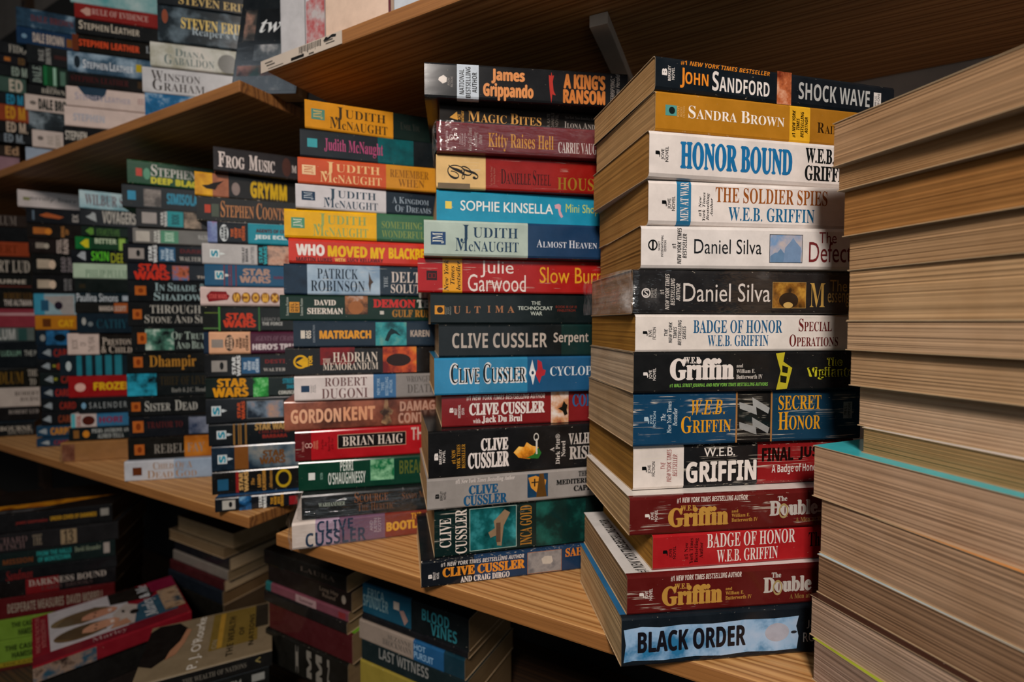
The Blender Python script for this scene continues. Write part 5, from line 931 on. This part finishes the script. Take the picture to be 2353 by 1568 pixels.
stack('in middle upper-shelf stack', 'paperbacks in the middle upper-shelf stack', ZUT, U2)
U1 = [
 bk(37, 13, 57, 'n:1a2a38:2a4458:9ab4c4:26', 'shiny blue paperback with dull red capitals', [('A', 'DALE BROWN', 'R', '6a2c28', 70, 168, .3, .64)]),
 bk(38, 58.5, 96, '14304e', 'dark blue paperback with cream capitals', [('E', '6a8aa0', 49, 62, .4, .66), ('A', 'DALE BROWN', 'X', 'b4a69a', 75, 146, .24, .8), ('P', '7a4a1a', 152, 165, .3, .8)]),
 bk(61, 100, 143, '16191b', 'black paperback with grey upright letters', [('V', 'DALE\nBROWN', 'R', 'a0a09a', 88, 117, .1, .92), ('P', '3a1c1a', 124, 160, .4, .6)]),
 bk(66, 145, 190, '13231c', 'black and green striped paperback', [('V', 'DALE', 'R', '8a9a90', 75, 95, .1, .9), ('P', '1a6a3a', 101, 108, .02, .98), ('P', '8ab09a', 122, 129, .06, .96), ('P', '4a6a5a', 138, 150, .2, .9)], segs=[(98, '14191a'), (132, '124424'), (None, '13231c')]),
 bk(63, 192, 212.5, '141617', 'thin black paperback with cream lettering', [('A', 'DALE', 'r', '9a948a', 108, 130, .02, .3), ('A', 'BROWN', 'r', 'b0a89a', 95, 150, .3, .8)]),
 bk(57, 214.5, 250, 'c0b0a6', 'cream paperback with heavy black capitals', [('E', '6a625c', 68, 83, .4, .64), ('A', 'DALE BROWN', 'Y', '18201c', 88, 175, .2, .88)]),
 bk(66, 253.5, 294, 'n:14181b:2a3338:8a98a0:24', 'glossy black paperback with white streaks', []),
 bk(74, 298, 335, 'bcaea6', 'cream paperback with grey upright letters', [('E', '6a625c', 86, 100, .35, .6), ('V', 'DALE\nBROWN', 'R', '8a8478', 108, 140, .2, .9)]),
 bk(59, 338, 373, '8a98a8', 'bluish-white paperback', [])]
for k in U1: k.update(D=.87, phi=22, pages='6a5a44')
stack('in left upper-shelf stack', 'paperbacks in the left upper-shelf stack', ZUT, U1)
U0 = [
 bk(62, 103, 131, '1a1c1e', 'black paperback with grey capitals', [('A', 'FIDO', 'R', 'a9a498', 20, 60, .2, .8)]),
 bk(60, 133, 152, '17161a', 'thin black paperback with orange mark', [('P', 'b0682a', 10, 24, .3, .7), ('A', 'ED', 'X', '6a4c22', 42, 60, .2, .9)]),
 bk(65, 155, 181, '14181a', 'black paperback with pale green capitals', [('A', 'ED M', 'X', '8a9a8c', 27, 65, .2, .9)]),
 bk(60, 184, 216, '3a5248', 'grey-green paperback with cream capitals', [('A', 'ED', 'X', 'b9ae9c', 21, 52, .12, .92)]),
 bk(56, 220, 244, '13191c', 'black paperback with blue capitals', [('A', 'ED M', 'X', '1f86a8', 15, 60, .12, .92)]),
 bk(66, 248, 283, '8a3a1e', 'orange-red paperback with yellow capitals', [('A', 'ED M', 'X', 'c48a1a', 13, 58, .1, .85)]),
 bk(72, 286, 311, '151515', 'black paperback with cream capitals', [('A', 'ED M.', 'X', 'b4a08c', 15, 64, .05, .9)]),
 bk(74, 314, 334, '14171a', 'black paperback with grey-blue capitals', [('A', 'ED M.', 'X', '7a848c', 10, 56, .05, .9)]),
 bk(45, 336, 362, '2a2018', 'brown paperback with tan lettering', [('A', 'Ed', 'X', '9a7a5c', 12, 43, .1, .85)]),
 bk(45, 364, 405, '8a6a72', 'pinkish paperback behind the shelf edge', [])]
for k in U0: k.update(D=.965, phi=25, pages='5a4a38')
stack('in upper-shelf stack at left edge', 'paperbacks in the upper-shelf stack at the left edge', ZUT, U0, rt=True)

# ------------------------------------------------------------------ upright books where the two upper shelves meet
def on_line(corner, px, n):
    """point on the shelf, n behind its front edge, seen at picture column px"""
    t = (px - CX) / F_PX
    q = corner + NS * n
    s = (t * q.y - q.x) / (US.x - t * US.y)
    return q + US * s
def upright(corner, xa, xb, n, h, depth, spine, look, items=(), cover=None, turn=0.0, lean=0.0, zb=ZUT, top=None):
    """a book standing on the shelf: built lying on its back, then stood up"""
    a = on_line(corner, xa, n); bq = on_line(corner, xb, n)
    T = (bq - a).length
    root = empty('paperback_book', (a.x, a.y, zb), PHS + turn)
    V, Fc = box_data(0, T, 0.0008, depth, 0.0015, h - 0.0015)
    mesh_obj('page_block', [(min(max(x, .0006), T - .0006), y, z) for x, y, z in V], Fc, [m_paper('a98f6e')], root)
    th = .0006
    parts = [box_data(0, th, 0, depth, 0, h), box_data(T - th, T, 0, depth, 0, h), box_data(0, T, 0, th, 0, h)]
    V, Fc = [], []
    for v, f in parts:
        k = len(V); V += v; Fc += [tuple(i + k for i in q) for q in f]
    mesh_obj('cover', V, Fc, [m_cover(spine, 0.2)], root)
    b = Book(root, T, depth, h)
    for it in items:
        if it[0] == 'P':
            _, c, ua, ub, za, zc = it
            mesh_obj('cover_picture' if c.startswith('n:') else 'printed_panel', [(ua * T, -.0002, za * h), (ub * T, -.0002, za * h), (ub * T, -.0002, zc * h), (ua * T, -.0002, zc * h)], [(0, 1, 2, 3)], [m_cover(c)], root)
        else:
            _, s, fnt, c, ua, ub, za, zc = it
            text_obj('lettering', s, fnt, c, root, lambda x, q: ((ua + x * (ub - ua)) * T, -.0004, (za + q * (zc - za)) * h), (0, -1, 0))
    root.rotation_euler = (lean, 0, PHS + turn)
    tag(root, look, 'book', 'books standing where the two upper shelves meet')
upright(RC, 657, 712, .028, .19, .125, 'b9b8ba', 'grey-white book standing next to the label on the overhead shelf', [('T', 'S', 'c', '4a4a4e', .35, .95, .52, .6), ('T', 'S', 'c', '4a4a4e', .35, .95, .58, .66)])
upright(RC, 713, 757, .026, .19, .125, 'bcbabd', 'grey book with a red and pink picture standing on the overhead shelf', [('P', 'n:b0a8a8:a85a5c:7a3a34:45', .05, .98, .06, .34)])
upright(RC, 758, 905, .024, .20, .14, 'd2b8a4', 'cream book with faint lettering standing on the overhead shelf', [('T', 'New York', 't', 'b0927e', .42, .92, .42, .49), ('P', '5a1a1e', .966, 1.0, .0, 1.0)])
upright(RC, 912, 985, .026, .19, .13, 'b4bcc4', 'pale blue-white book standing to the right of the cream one', [('P', '4a5058', .5, .6, .36, .42)])
# the dark leaning paperback at the end of the left upper shelf
pa = at_depth(541, 178, .606); pb = at_depth(694, 178, .582)
wd = (Vector((pb.x, pb.y, 0)) - Vector((pa.x, pa.y, 0)))
tw = empty('paperback_book', (pa.x - .011, pa.y + .008, ZUT + 0.0062), math.atan2(wd.y, wd.x))
TW, TH = wd.length, .185
V, Fc = box_data(0, TW, 0, .022, 0, TH)
mesh_obj('page_block', [(min(max(x, .001), TW - .001), min(max(y, .0008), .0212), min(max(z, .001), TH - .001)) for x, y, z in V], Fc, [m_paper('a98f6e')], tw)
parts = [box_data(0, TW, 0, .0007, 0, TH), box_data(0, TW, .0213, .022, 0, TH), box_data(0, .0007, 0, .022, 0, TH)]
V, Fc = [], []
for v, f in parts:
    k = len(V); V += v; Fc += [tuple(i + k for i in q) for q in f]
mesh_obj('cover', V, Fc, [m_cover('14181b', .3)], tw)
def tw_panel(c, ua, ub, za, zb, nm='cover_picture'):
    mesh_obj(nm, [(ua * TW, -.0002, za * TH), (ub * TW, -.0002, za * TH), (ub * TW, -.0002, zb * TH), (ua * TW, -.0002, zb * TH)], [(0, 1, 2, 3)], [m_cover(c)], tw)
tw_panel('n:0c0e10:1a2024:4a4a4a:40', .02, .98, .02, .20); tw_panel('n:1c2024:4a5054:a0a0a0:30', .28, .82, .22, .33); tw_panel('n:3a2420:8a5a4c:2a5a54:40', .05, .7, .12, .19)
tw_panel('n:0e1012:3a3836:8a6a5c:40', .08, .26, .36, .57); tw_panel('101214', .3, .98, .36, .57, 'printed_panel')
text_obj('title_lettering', 'twi', 'T', 'c9cccc', tw, lambda x, q: ((.33 + x * .44) * TW, -.0006, (.41 + q * .10) * TH), (0, -1, 0))
tw.rotation_euler = (R(-5), R(6), tw.rotation_euler[2])
tag(tw, 'black picture-covered paperback leaning where the two upper shelves meet', 'book', 'books standing where the two upper shelves meet')

# paper label on the front edge of the overhead board
s0 = on_line(RC, 609, 0.0); s1 = on_line(RC, 795, 0.0)
LL = (s1 - s0).length - .002
lb = empty('shelf_label', (s0.x + US.x * .002, s0.y + US.y * .002, ZC + ZU), PHS)
mesh_obj('paper', *box_data(0, LL, -.0005, -.00002, .0006, BT - .0006), [m_plain('label_paper', 'b5a89a', .8, .06)], lb)
r3 = random.Random(3)
V, Fc = [], []
x = .50
while x < .76:
    w = r3.choice((.004, .006, .010)); k = len(V)
    z0 = .30 + .2 * r3.random()
    V += [(x * LL, -.00062, z0 * BT), ((x + w) * LL, -.00062, z0 * BT), ((x + w) * LL, -.00062, .9 * BT), (x * LL, -.00062, .9 * BT)]; Fc.append((k, k + 1, k + 2, k + 3)); x += w + r3.choice((.005, .008))
mesh_obj('barcode', V, Fc, [m_ink('1c1c1c')], lb)
mesh_obj('printed_panel', [(.40 * LL, -.00062, .12 * BT), (.56 * LL, -.00062, .12 * BT), (.56 * LL, -.00062, .34 * BT), (.40 * LL, -.00062, .34 * BT)], [(0, 1, 2, 3)], [m_ink('1c1c1c')], lb)
for a, c, z0, z1 in ((.06, .16, .62, .72), (.08, .19, .40, .50), (.10, .30, .16, .22), (.62, .68, .10, .22), (.80, .90, .56, .66), (.82, .92, .38, .46)):
    mesh_obj('printed_line', [(a * LL, -.00064, z0 * BT), (c * LL, -.00064, z0 * BT), (c * LL, -.00064, z1 * BT), (a * LL, -.00064, z1 * BT)], [(0, 1, 2, 3)], [m_ink('55504a')], lb)
mesh_obj('printed_motif', [((.79 + .15 * px) * LL, -.00064, (.62 + .32 * pz) * BT) for px, pz in ((0, .2), (.2, .9), (.4, .6), (.7, 1), (1, .7), (.95, .2), (.6, .35), (.3, 0))], [tuple(range(8))], [m_ink('1c1c1c')], lb)
tag(lb, 'white paper label with barcode stuck on the overhead shelf edge', 'label')

# ------------------------------------------------------------------ lower left: dark pile of larger books (measured at its right end)
L0 = [
 bk(258, 1158, 1198, '151516', 'black book with yellow and red title lines', [('A', 'JAMES GRIPPANDO', 'X', '7a2a24', 35, 109, .44, .62), ('T', 'UNDER COVER OF DARKNESS', 'X', 'b08420', 115, 222, .34, .58), ('P', '8a867e', 231, 250, .2, .6)], top='1c1714'),
 bk(272, 1200, 1238, '1c1b1c', 'dark grey book with a cream numeral square', [('A', 'RICHARD', 'r', '6a5452', -30, 62, .18, .5), ('A', 'DOETSCH', 'r', '6a5452', -30, 56, .52, .84), ('T', 'THE', 'r', '8a7c68', 74, 96, .2, .76), ('P', '8a765a', 139, 176, .1, .9), ('T', '13', 'R', '1c1814', 146, 168, .14, .86)]),
 bk(265, 1241, 1276, '14201f', 'black book with teal title lines', [('T', 'FROM THE HALLS', 'X', '2a8a86', 84, 164, .16, .44), ('T', 'OF MONTEZUMA', 'X', '2a8a86', 86, 162, .5, .78), ('L', 'David Alexander', 'r', '8a947c', 172, 232, .16, .46), ('P', '9a9088', 238, 252, .12, .75), ('A', 'MISSION', 'X', '6a3c20', 5, 75, .4, .7)], top='7a909a'),
 bk(268, 1279, 1302, '131416', 'black book with faint red script', [('T', 'Sandman', 'T', '7a2422', 12, 74, .1, .9)]),
 bk(266, 1305, 1336, '141214', 'black book with red block and white spaced capitals', [('T', 'DARKNESS BOUND', 'R', 'a99c92', 65, 244, .08, .48), ('A', 'LARRY BROOKS', 'r', '4a3a38', 94, 212, .55, .82)], segs=[(58, '14100f'), (135, '6e1418'), (None, '141214')]),
 bk(264, 1340, 1382, '4f1214', 'dark red book with pale condensed capitals', [('T', 'DESPERATE MEASURES', 'S', '8f8474', 16, 146, .3, .74), ('A', 'DAVID MORRELL', 'S', '8f8474', 153, 238, .3, .74)], top='7a1f1e'),
 bk(262, 1386, 1428, '66852a', 'lime green book with black lettering', [('T', 'THE CASE', 'X', '1c2a10', 25, 78, .2, .45), ('A', 'HAMISH', 'X', '1c2a10', 40, 78, .55, .85)], top='8ac02a'),
 bk(262, 1432, 1476, '66852a', 'lime green book with glossy top edge', [('T', 'THE CASE', 'X', '1c2a10', 10, 78, .25, .5), ('A', 'HAMISH', 'X', '1c2a10', 25, 78, .58, .85)], top='8fbf30'),
 bk(262, 1480, 1520, '8a7a1c', 'mustard book with black lettering', [('T', 'THE CASE', 'X', '2a2410', 5, 78, .2, .5)]),
 bk(262, 1524, 1570, '4a1814', 'dark red unlettered book', [])]
for k in L0: k.update(D=.87, phi=20, pages='6a563c', L=.215, W=.14)
stack('in pile at lower left', 'books in the pile at lower left', ZC - .600, L0, rt=True)

top0 = [o for o in COL.objects if o.parent is None and o.get('group') == 'books in the pile at lower left' and ', top in' in o['label']][0]
tz = max(v.co.z for v in [c for c in top0.children if c.name.startswith('cover')][0].data.vertices) + .00015
mesh_obj('cover_picture', [(.215 * x, .14 * y, tz) for x, y in ((.02, .12), (.3, .2), (.5, .18), (.72, .3), (.95, .42), (.6, .42), (.35, .36), (.02, .34))], [tuple(range(8))], [m_cover('n:8a4a12:d08a1e:b0641a:30')], top0)
mesh_obj('cover_picture', [(.215 * x, .14 * y, tz + .0001) for x, y in ((.02, .03), (.45, .05), (.6, .14), (.4, .13), (.02, .10))], [tuple(range(5))], [m_cover('n:2a2a2a:6a6a6c:60')], top0)

# pile with its page edges turned outwards, under the corner of the left shelf
L1 = [bk(*q, flip=fl, pages=pg) for q, fl, pg in (
 ((536, 1228, 1259, '2a2018', 'tan page-edged book'), True, '8a7456'), ((514, 1262, 1284, '6a5a44', 'brown page-edged book'), True, '7a6448'),
 ((528, 1286, 1312, '16161a', 'black book with pale page end'), False, 'a08a6c'), ((524, 1314, 1336, '6e665e', 'grey-spined book'), False, '7a684e'),
 ((516, 1338, 1360, '3c1416', 'dark red book'), False, 'a08a6c'), ((512, 1362, 1392, '141a22', 'dark blue book with tilted corner'), False, '6a5236'), ((514, 1394, 1440, '15130f', 'black book'), False, '4a3a28'),
 ((514, 1442, 1490, '1c1512', 'brownish black book'), False, '4a3a28'))]
for k in L1: k.update(D=.835, phi=-28, L=.172, W=.108)
stack('in pile with page edges below left shelf', 'books in the pile below the left shelf', ZC - .600, L1, rt=True)

# piles below the right shelf, spines along the shelf front
L2 = [
 bk(797, 1326, 1362, '14120f', 'black book with faint grey letters', [('T', 'LAURA', 'r', '4a4038', 690, 770, .3, .6)]),
 bk(808, 1366, 1408, '1a1310', 'dark brown book with small pale title', [('T', 'Long Hay\nRound', 's2', '6a5a4c', 735, 778, .2, .7), ('E', '8a7e70', 785, 795, .25, .7)]),
 bk(801, 1411, 1432, '6a3a44', 'pink book with teal end', [('P', '9a7c7c', 680, 727, .1, .9), ('P', '7a2a2c', 778, 794, .2, .8), ('T', 'Summer', 's2', '4a2a30', 688, 720, .3, .7)], segs=[(624, '1f5a5a'), (None, '6a3a44')]),
 bk(797, 1434, 1456, '151312', 'plain black book', []),
 bk(810, 1466, 1528, '421316', 'thick dark red book with lime top', [], top='5a8a1c'),
 bk(800, 1532, 1572, '14130f', 'black book with white bars', [('V', 'I', 'X', '7a746a', 680, 686, .1, .9), ('V', 'M', 'X', '7a746a', 705, 716, .1, .9), ('V', 'M', 'X', '7a746a', 726, 740, .1, .9), ('V', 'N', 'X', '7a746a', 752, 757, .1, .9)])]
for k in L2: k.update(D=.613, phi=-28, pages='7a6446', W=.11, L=.165)
stack('in dark pile below right shelf', 'books in the dark pile below the right shelf', ZC - .490, L2, rt=True)
L3 = [
 bk(1078, 1424, 1500, '11191c', 'black and blue book with two-line teal title', [('A', 'ERICA', 'S', '6f8a8e', 846, 884, .08, .4), ('A', 'SPINDLER', 'S', '6f8a8e', 824, 893, .34, .74), ('P', 'b0a294', 905, 918, .24, .5), ('G', '9a7a70', 918, 938, .45, .92, [(0, .1), (.5, 0), (1, .6), (.6, 1)]), ('T', 'BLOOD', 'S', '2f7a84', 970, 1032, .16, .52), ('T', 'VINES', 'S', '2f7a84', 990, 1050, .52, .9)], segs=[(945, '174a60'), (None, '11181a')]),
 bk(1076, 1500, 1516, '141518', 'thin black unlettered book', []),
 bk(1068, 1519, 1560, '1a4a70', 'grey and blue book with small white title', [('A', 'SUZANNE', 'R', '5a544e', 892, 945, .2, .44), ('A', 'BROCKMANN', 'R', '5a544e', 880, 946, .48, .78), ('T', 'HOT', 's2', '8ab0cc', 952, 978, .14, .42), ('T', 'PURSUIT', 's2', '8ab0cc', 952, 996, .5, .82)], segs=[(950, '8a7c70'), (1020, '1b4f7a'), (None, '12303c')]),
 bk(1074, 1576, 1620, '122022', 'black book with grey capitals', [('T', 'LAST WITNESS', 'S', '80807c', 872, 985, .1, .6)]),
 bk(1070, 1624, 1690, '8a7a30', 'mustard yellow book', [])]
for k in L3: k.update(D=.530, phi=-28, pages='6a5438', W=.11, L=.160)
stack('in teal-titled pile below right shelf', 'books in the teal-titled pile', ZC - .490, L3, rt=True)
# dim brown book lying at the back under the right shelf
p = at_depth(1268, 1500, .47)
root, b = make_book((p.x, p.y, ZC - .490), -30, .17, .05, .09, '2c2114', (), 1520, pages='3a2c1c', wear=0)
text_obj('title_lettering', 'THE\nLASTING', 'S', '100c08', root, lambda x, q: (.012 + x * .13, -.0002, .030 + q * .05), (0, -1, 0))
tag(root, 'dim brown book with big dark capitals under the right shelf', 'book')

# ------------------------------------------------------------------ books lying face up at lower left
def face_up(A, B, Cc, z, T, base, look, pages='8a7a64', spine='front'):
    """A left-front, B right-front (along the spine), Cc left-back; spine runs along A-B"""
    a, bq, c = (at_z(*q, ZC + z) for q in (A, B, Cc))
    ang = math.atan2((bq - a).y, (bq - a).x)
    L = (bq - a).length
    ey = Vector((-math.sin(ang), math.cos(ang), 0))
    W = max((c - a).dot(ey), .09)
    root, b = make_book((a.x, a.y, ZC + z - T), math.degrees(ang), L, W, T, base, (), 1500, pages=pages, wear=.3, er=.0022)
    return root, b, L, W
def on_cover(root, L, W, T, items):
    lay = 1
    for it in items:
        z = T + .00012 * lay; lay += .5
        if it[0] == 'G':
            _, c, pts, nm = it
            mesh_obj(nm, [(x * L, y * W, z) for x, y in pts], [tuple(range(len(pts)))], [m_cover(c)], root)
        elif it[0] == 'E':
            _, c, x0, x1, y0, y1, nm = it
            n = 24
            mesh_obj(nm, [((x0 + (x1 - x0) * (.5 + .5 * math.cos(2 * math.pi * k / n))) * L, (y0 + (y1 - y0) * (.5 + .5 * math.sin(2 * math.pi * k / n))) * W, z) for k in range(n)], [tuple(range(n))], [m_cover(c)], root)
        else:
            kind, s, fnt, c, x0, x1, y0, y1 = it
            pl = (lambda p, q: ((x0 + p * (x1 - x0)) * L, (y0 + q * (y1 - y0)) * W, z)) if kind == 'T' else (lambda p, q: ((x1 - q * (x1 - x0)) * L, (y0 + p * (y1 - y0)) * W, z))
            text_obj('cover_lettering', s, fnt, c, root, pl, (0, 0, 1))
def quad(x0, x1, y0, y1): return [(x0, y0), (x1, y0), (x1, y1), (x0, y1)]
# tan book with the long upright author name
zO, tO = -.450, .023
oroot, ob, LO, WO = face_up((300, 1580), (625, 1493), (330, 1450), zO, tO, '7a6a52', '')
WO = ob.W
on_cover(oroot, LO, WO, tO, [('G', '6f5a26', quad(.50, .88, .26, .98), 'cover_picture'), ('G', 'a07a2c', quad(.56, .60, .28, .96), 'printed_panel'), ('G', '2a241c', quad(.86, .97, .5, .98), 'printed_panel'),
    ('G', '14100e', [(.0, .3), (.1, .22), (.2, .35), (.27, .6), (.30, .82), (.22, .97), (.06, .99), (0, .9)], 'cover_picture'), ('G', '9a6c50', [(.18, .30), (.25, .36), (.30, .55), (.33, .78), (.29, .82), (.26, .6), (.2, .45)], 'cover_picture'),
    ('V', "P. J. O'Rourke", 's2', 'd0c8bc', .36, .46, .03, .98), ('V', 'THE WEALTH', 'S', '2a2418', .64, .69, .08, .84), ('V', 'OF', 'S', '2a2418', .73, .77, .42, .58), ('V', 'NATIONS', 'S', '2a2418', .81, .85, .18, .8), ('V', 'ON', 'S', '8a7c60', .52, .56, .28, .44)])
o = mesh_obj('printed_panel', [(.0, -.00012, .001), (LO, -.00012, .001), (LO, -.00012, tO - .002), (0, -.00012, tO - .002)], [(0, 1, 2, 3)], [m_cover('121211')], oroot)
text_obj('title_lettering', 'THE WEALTH OF NATIONS', 'R', '6a645a', oroot, lambda x, q: ((.34 + x * .46) * LO, -.0003, (.34 + q * .3) * tO), (0, -1, 0))
text_obj('publisher_lettering', '<', 'X', '8a7a4a', oroot, lambda x, q: ((.87 + x * .04) * LO, -.0003, (.4 + q * .36) * tO), (0, -1, 0))
tag(oroot, 'tan book lying face up with a tall white author name', 'book', 'books lying face up at lower left')
# books under it
fz = ZC + zO - tO
for T, c, look, its in ((.034, '121413', 'black book with thin capitals lying under the tan face-up book', 1), (.045, '1c1812', 'brown-black book third down under the tan face-up book', 0), (None, '15130f', 'black book at the base of the tan-topped pile', 0)):
    if T is None: T = fz - (ZC - .600)
    fz -= T
    p = Vector(oroot.location); p.z = fz
    root, b = make_book(p + ob.ex * .006 + ob.ey * .003, math.degrees(oroot.rotation_euler[2]), LO - .01, WO - .008, T - .0001, c, (), 1560, pages='5a4c38', wear=.2)
    if its:
        text_obj('title_lettering', 'GOLEM', 's2', '8a8880', root, lambda x, q: ((.50 + x * .22) * LO, -.0003, (.42 + q * .34) * T), (0, -1, 0))
        mesh_obj('printed_panel', [((.8 + x * .1) * LO, -.0003, (.5 + q * .3) * T) for x, q in ((0, 0), (1, 0), (1, 1), (0, 1))], [(0, 1, 2, 3)], [m_ink('8a8a84')], root)
    tag(root, look, 'book', 'books under the tan face-up book')
# white and red book with the two heads, tucked partly under the tan one
zM, tM = -.4735, .024
mroot, mb, LM, WM = face_up((75, 1535), (440, 1405), (80, 1420), zM, tM, '7a1420', '')
WM = mb.W
on_cover(mroot, LM, WM, tM, [('G', 'b0aaac', quad(.10, .62, .17, .99), 'printed_panel'), ('G', '6a1420', quad(.0, .98, .02, .16), 'printed_panel'), ('G', '2a4a5c', [(.58, .17), (.93, .17), (.93, .62), (.86, .66), (.58, .5)], 'cover_picture'),
    ('G', 'a89c94', [(.5, .2), (.62, .18), (.68, .55), (.6, .66), (.5, .5)], 'cover_picture'), ('E', '6b5638', .11, .50, .54, .80, 'cover_picture'), ('G', '5a4630', [(.14, .62), (.30, .52), (.52, .56), (.50, .70), (.40, .80), (.22, .78)], 'cover_picture'), ('G', 'b07a60', [(.30, .58), (.36, .54), (.46, .545), (.53, .58), (.545, .63), (.52, .68), (.44, .70), (.36, .69), (.31, .65)], 'cover_picture'),
    ('E', '2a1c16', .375, .395, .575, .60, 'cover_picture'), ('E', '2a1c16', .385, .405, .645, .67, 'cover_picture'), ('G', 'c9b0a4', [(.48, .59), (.505, .60), (.505, .65), (.48, .66)], 'cover_picture'),
    ('E', '5f4a2e', .12, .48, .22, .48, 'cover_picture'), ('G', '4c3a26', [(.13, .36), (.24, .24), (.44, .25), (.46, .44), (.30, .48), (.18, .44)], 'cover_picture'), ('G', 'b38064', [(.29, .31), (.35, .27), (.45, .275), (.52, .31), (.54, .36), (.51, .42), (.43, .44), (.35, .43), (.30, .38)], 'cover_picture'),
    ('E', '2a1c16', .365, .385, .30, .325, 'cover_picture'), ('E', '2a1c16', .375, .395, .375, .40, 'cover_picture'), ('G', 'cbb4a8', [(.475, .32), (.50, .33), (.50, .385), (.475, .395)], 'cover_picture'), ('G', 'a8785e', [(.46, .20), (.60, .20), (.58, .32), (.5, .30)], 'cover_picture'),
    ('E', '1a1614', .61, .67, .36, .46, 'cover_picture'), ('E', '1a1614', .56, .58, .46, .52, 'cover_picture'), ('G', '1c1612', [(.5, .72), (.78, .62), (.86, .8), (.7, .98), (.5, .98)], 'cover_picture'), ('G', '701430', quad(.80, .995, .72, .995), 'printed_panel'), ('G', 'n:5a4434:a08468:2a3a44:50', quad(.84, .99, .2, .7), 'cover_picture'),
    ('V', 'WHO WAS THE PICTURE\nINTRODUCTION BY', 's2', 'b0605c', .02, .08, .2, .96), ('V', 'Marley & Me', 't', 'c9cacc', .70, .81, .18, .96), ('T', 'Marley', 'r', 'a07c7c', .34, .56, .035, .13)])
o = mesh_obj('cover_picture', [(.0, -.00012, .001), (.36 * LM, -.00012, .001), (.36 * LM, -.00012, tM - .002), (0, -.00012, tM - .002)], [(0, 1, 2, 3)], [m_cover('n:2a1c18:8a7464:2a4a5c:50')], mroot)
tag(mroot, 'white and red book with two heads lying face up', 'book', 'books lying face up at lower left')
fz = ZC + zM - tM
for T, c, look in ((.04, '141312', 'dark book directly under the white and red face-up book'), (None, '1c1614', 'dark book at the base below the white and red book')):
    if T is None: T = fz - (ZC - .600)
    fz -= T
    p = Vector(mroot.location); p.z = fz
    root, b = make_book(p + mb.ex * .006 + mb.ey * .004, math.degrees(mroot.rotation_euler[2]) + 1, LM * .94, WM * .92, T - .0001, c, (), 1560, pages='5a4c38', wear=.2)
    tag(root, look, 'book', 'books under the white and red book')
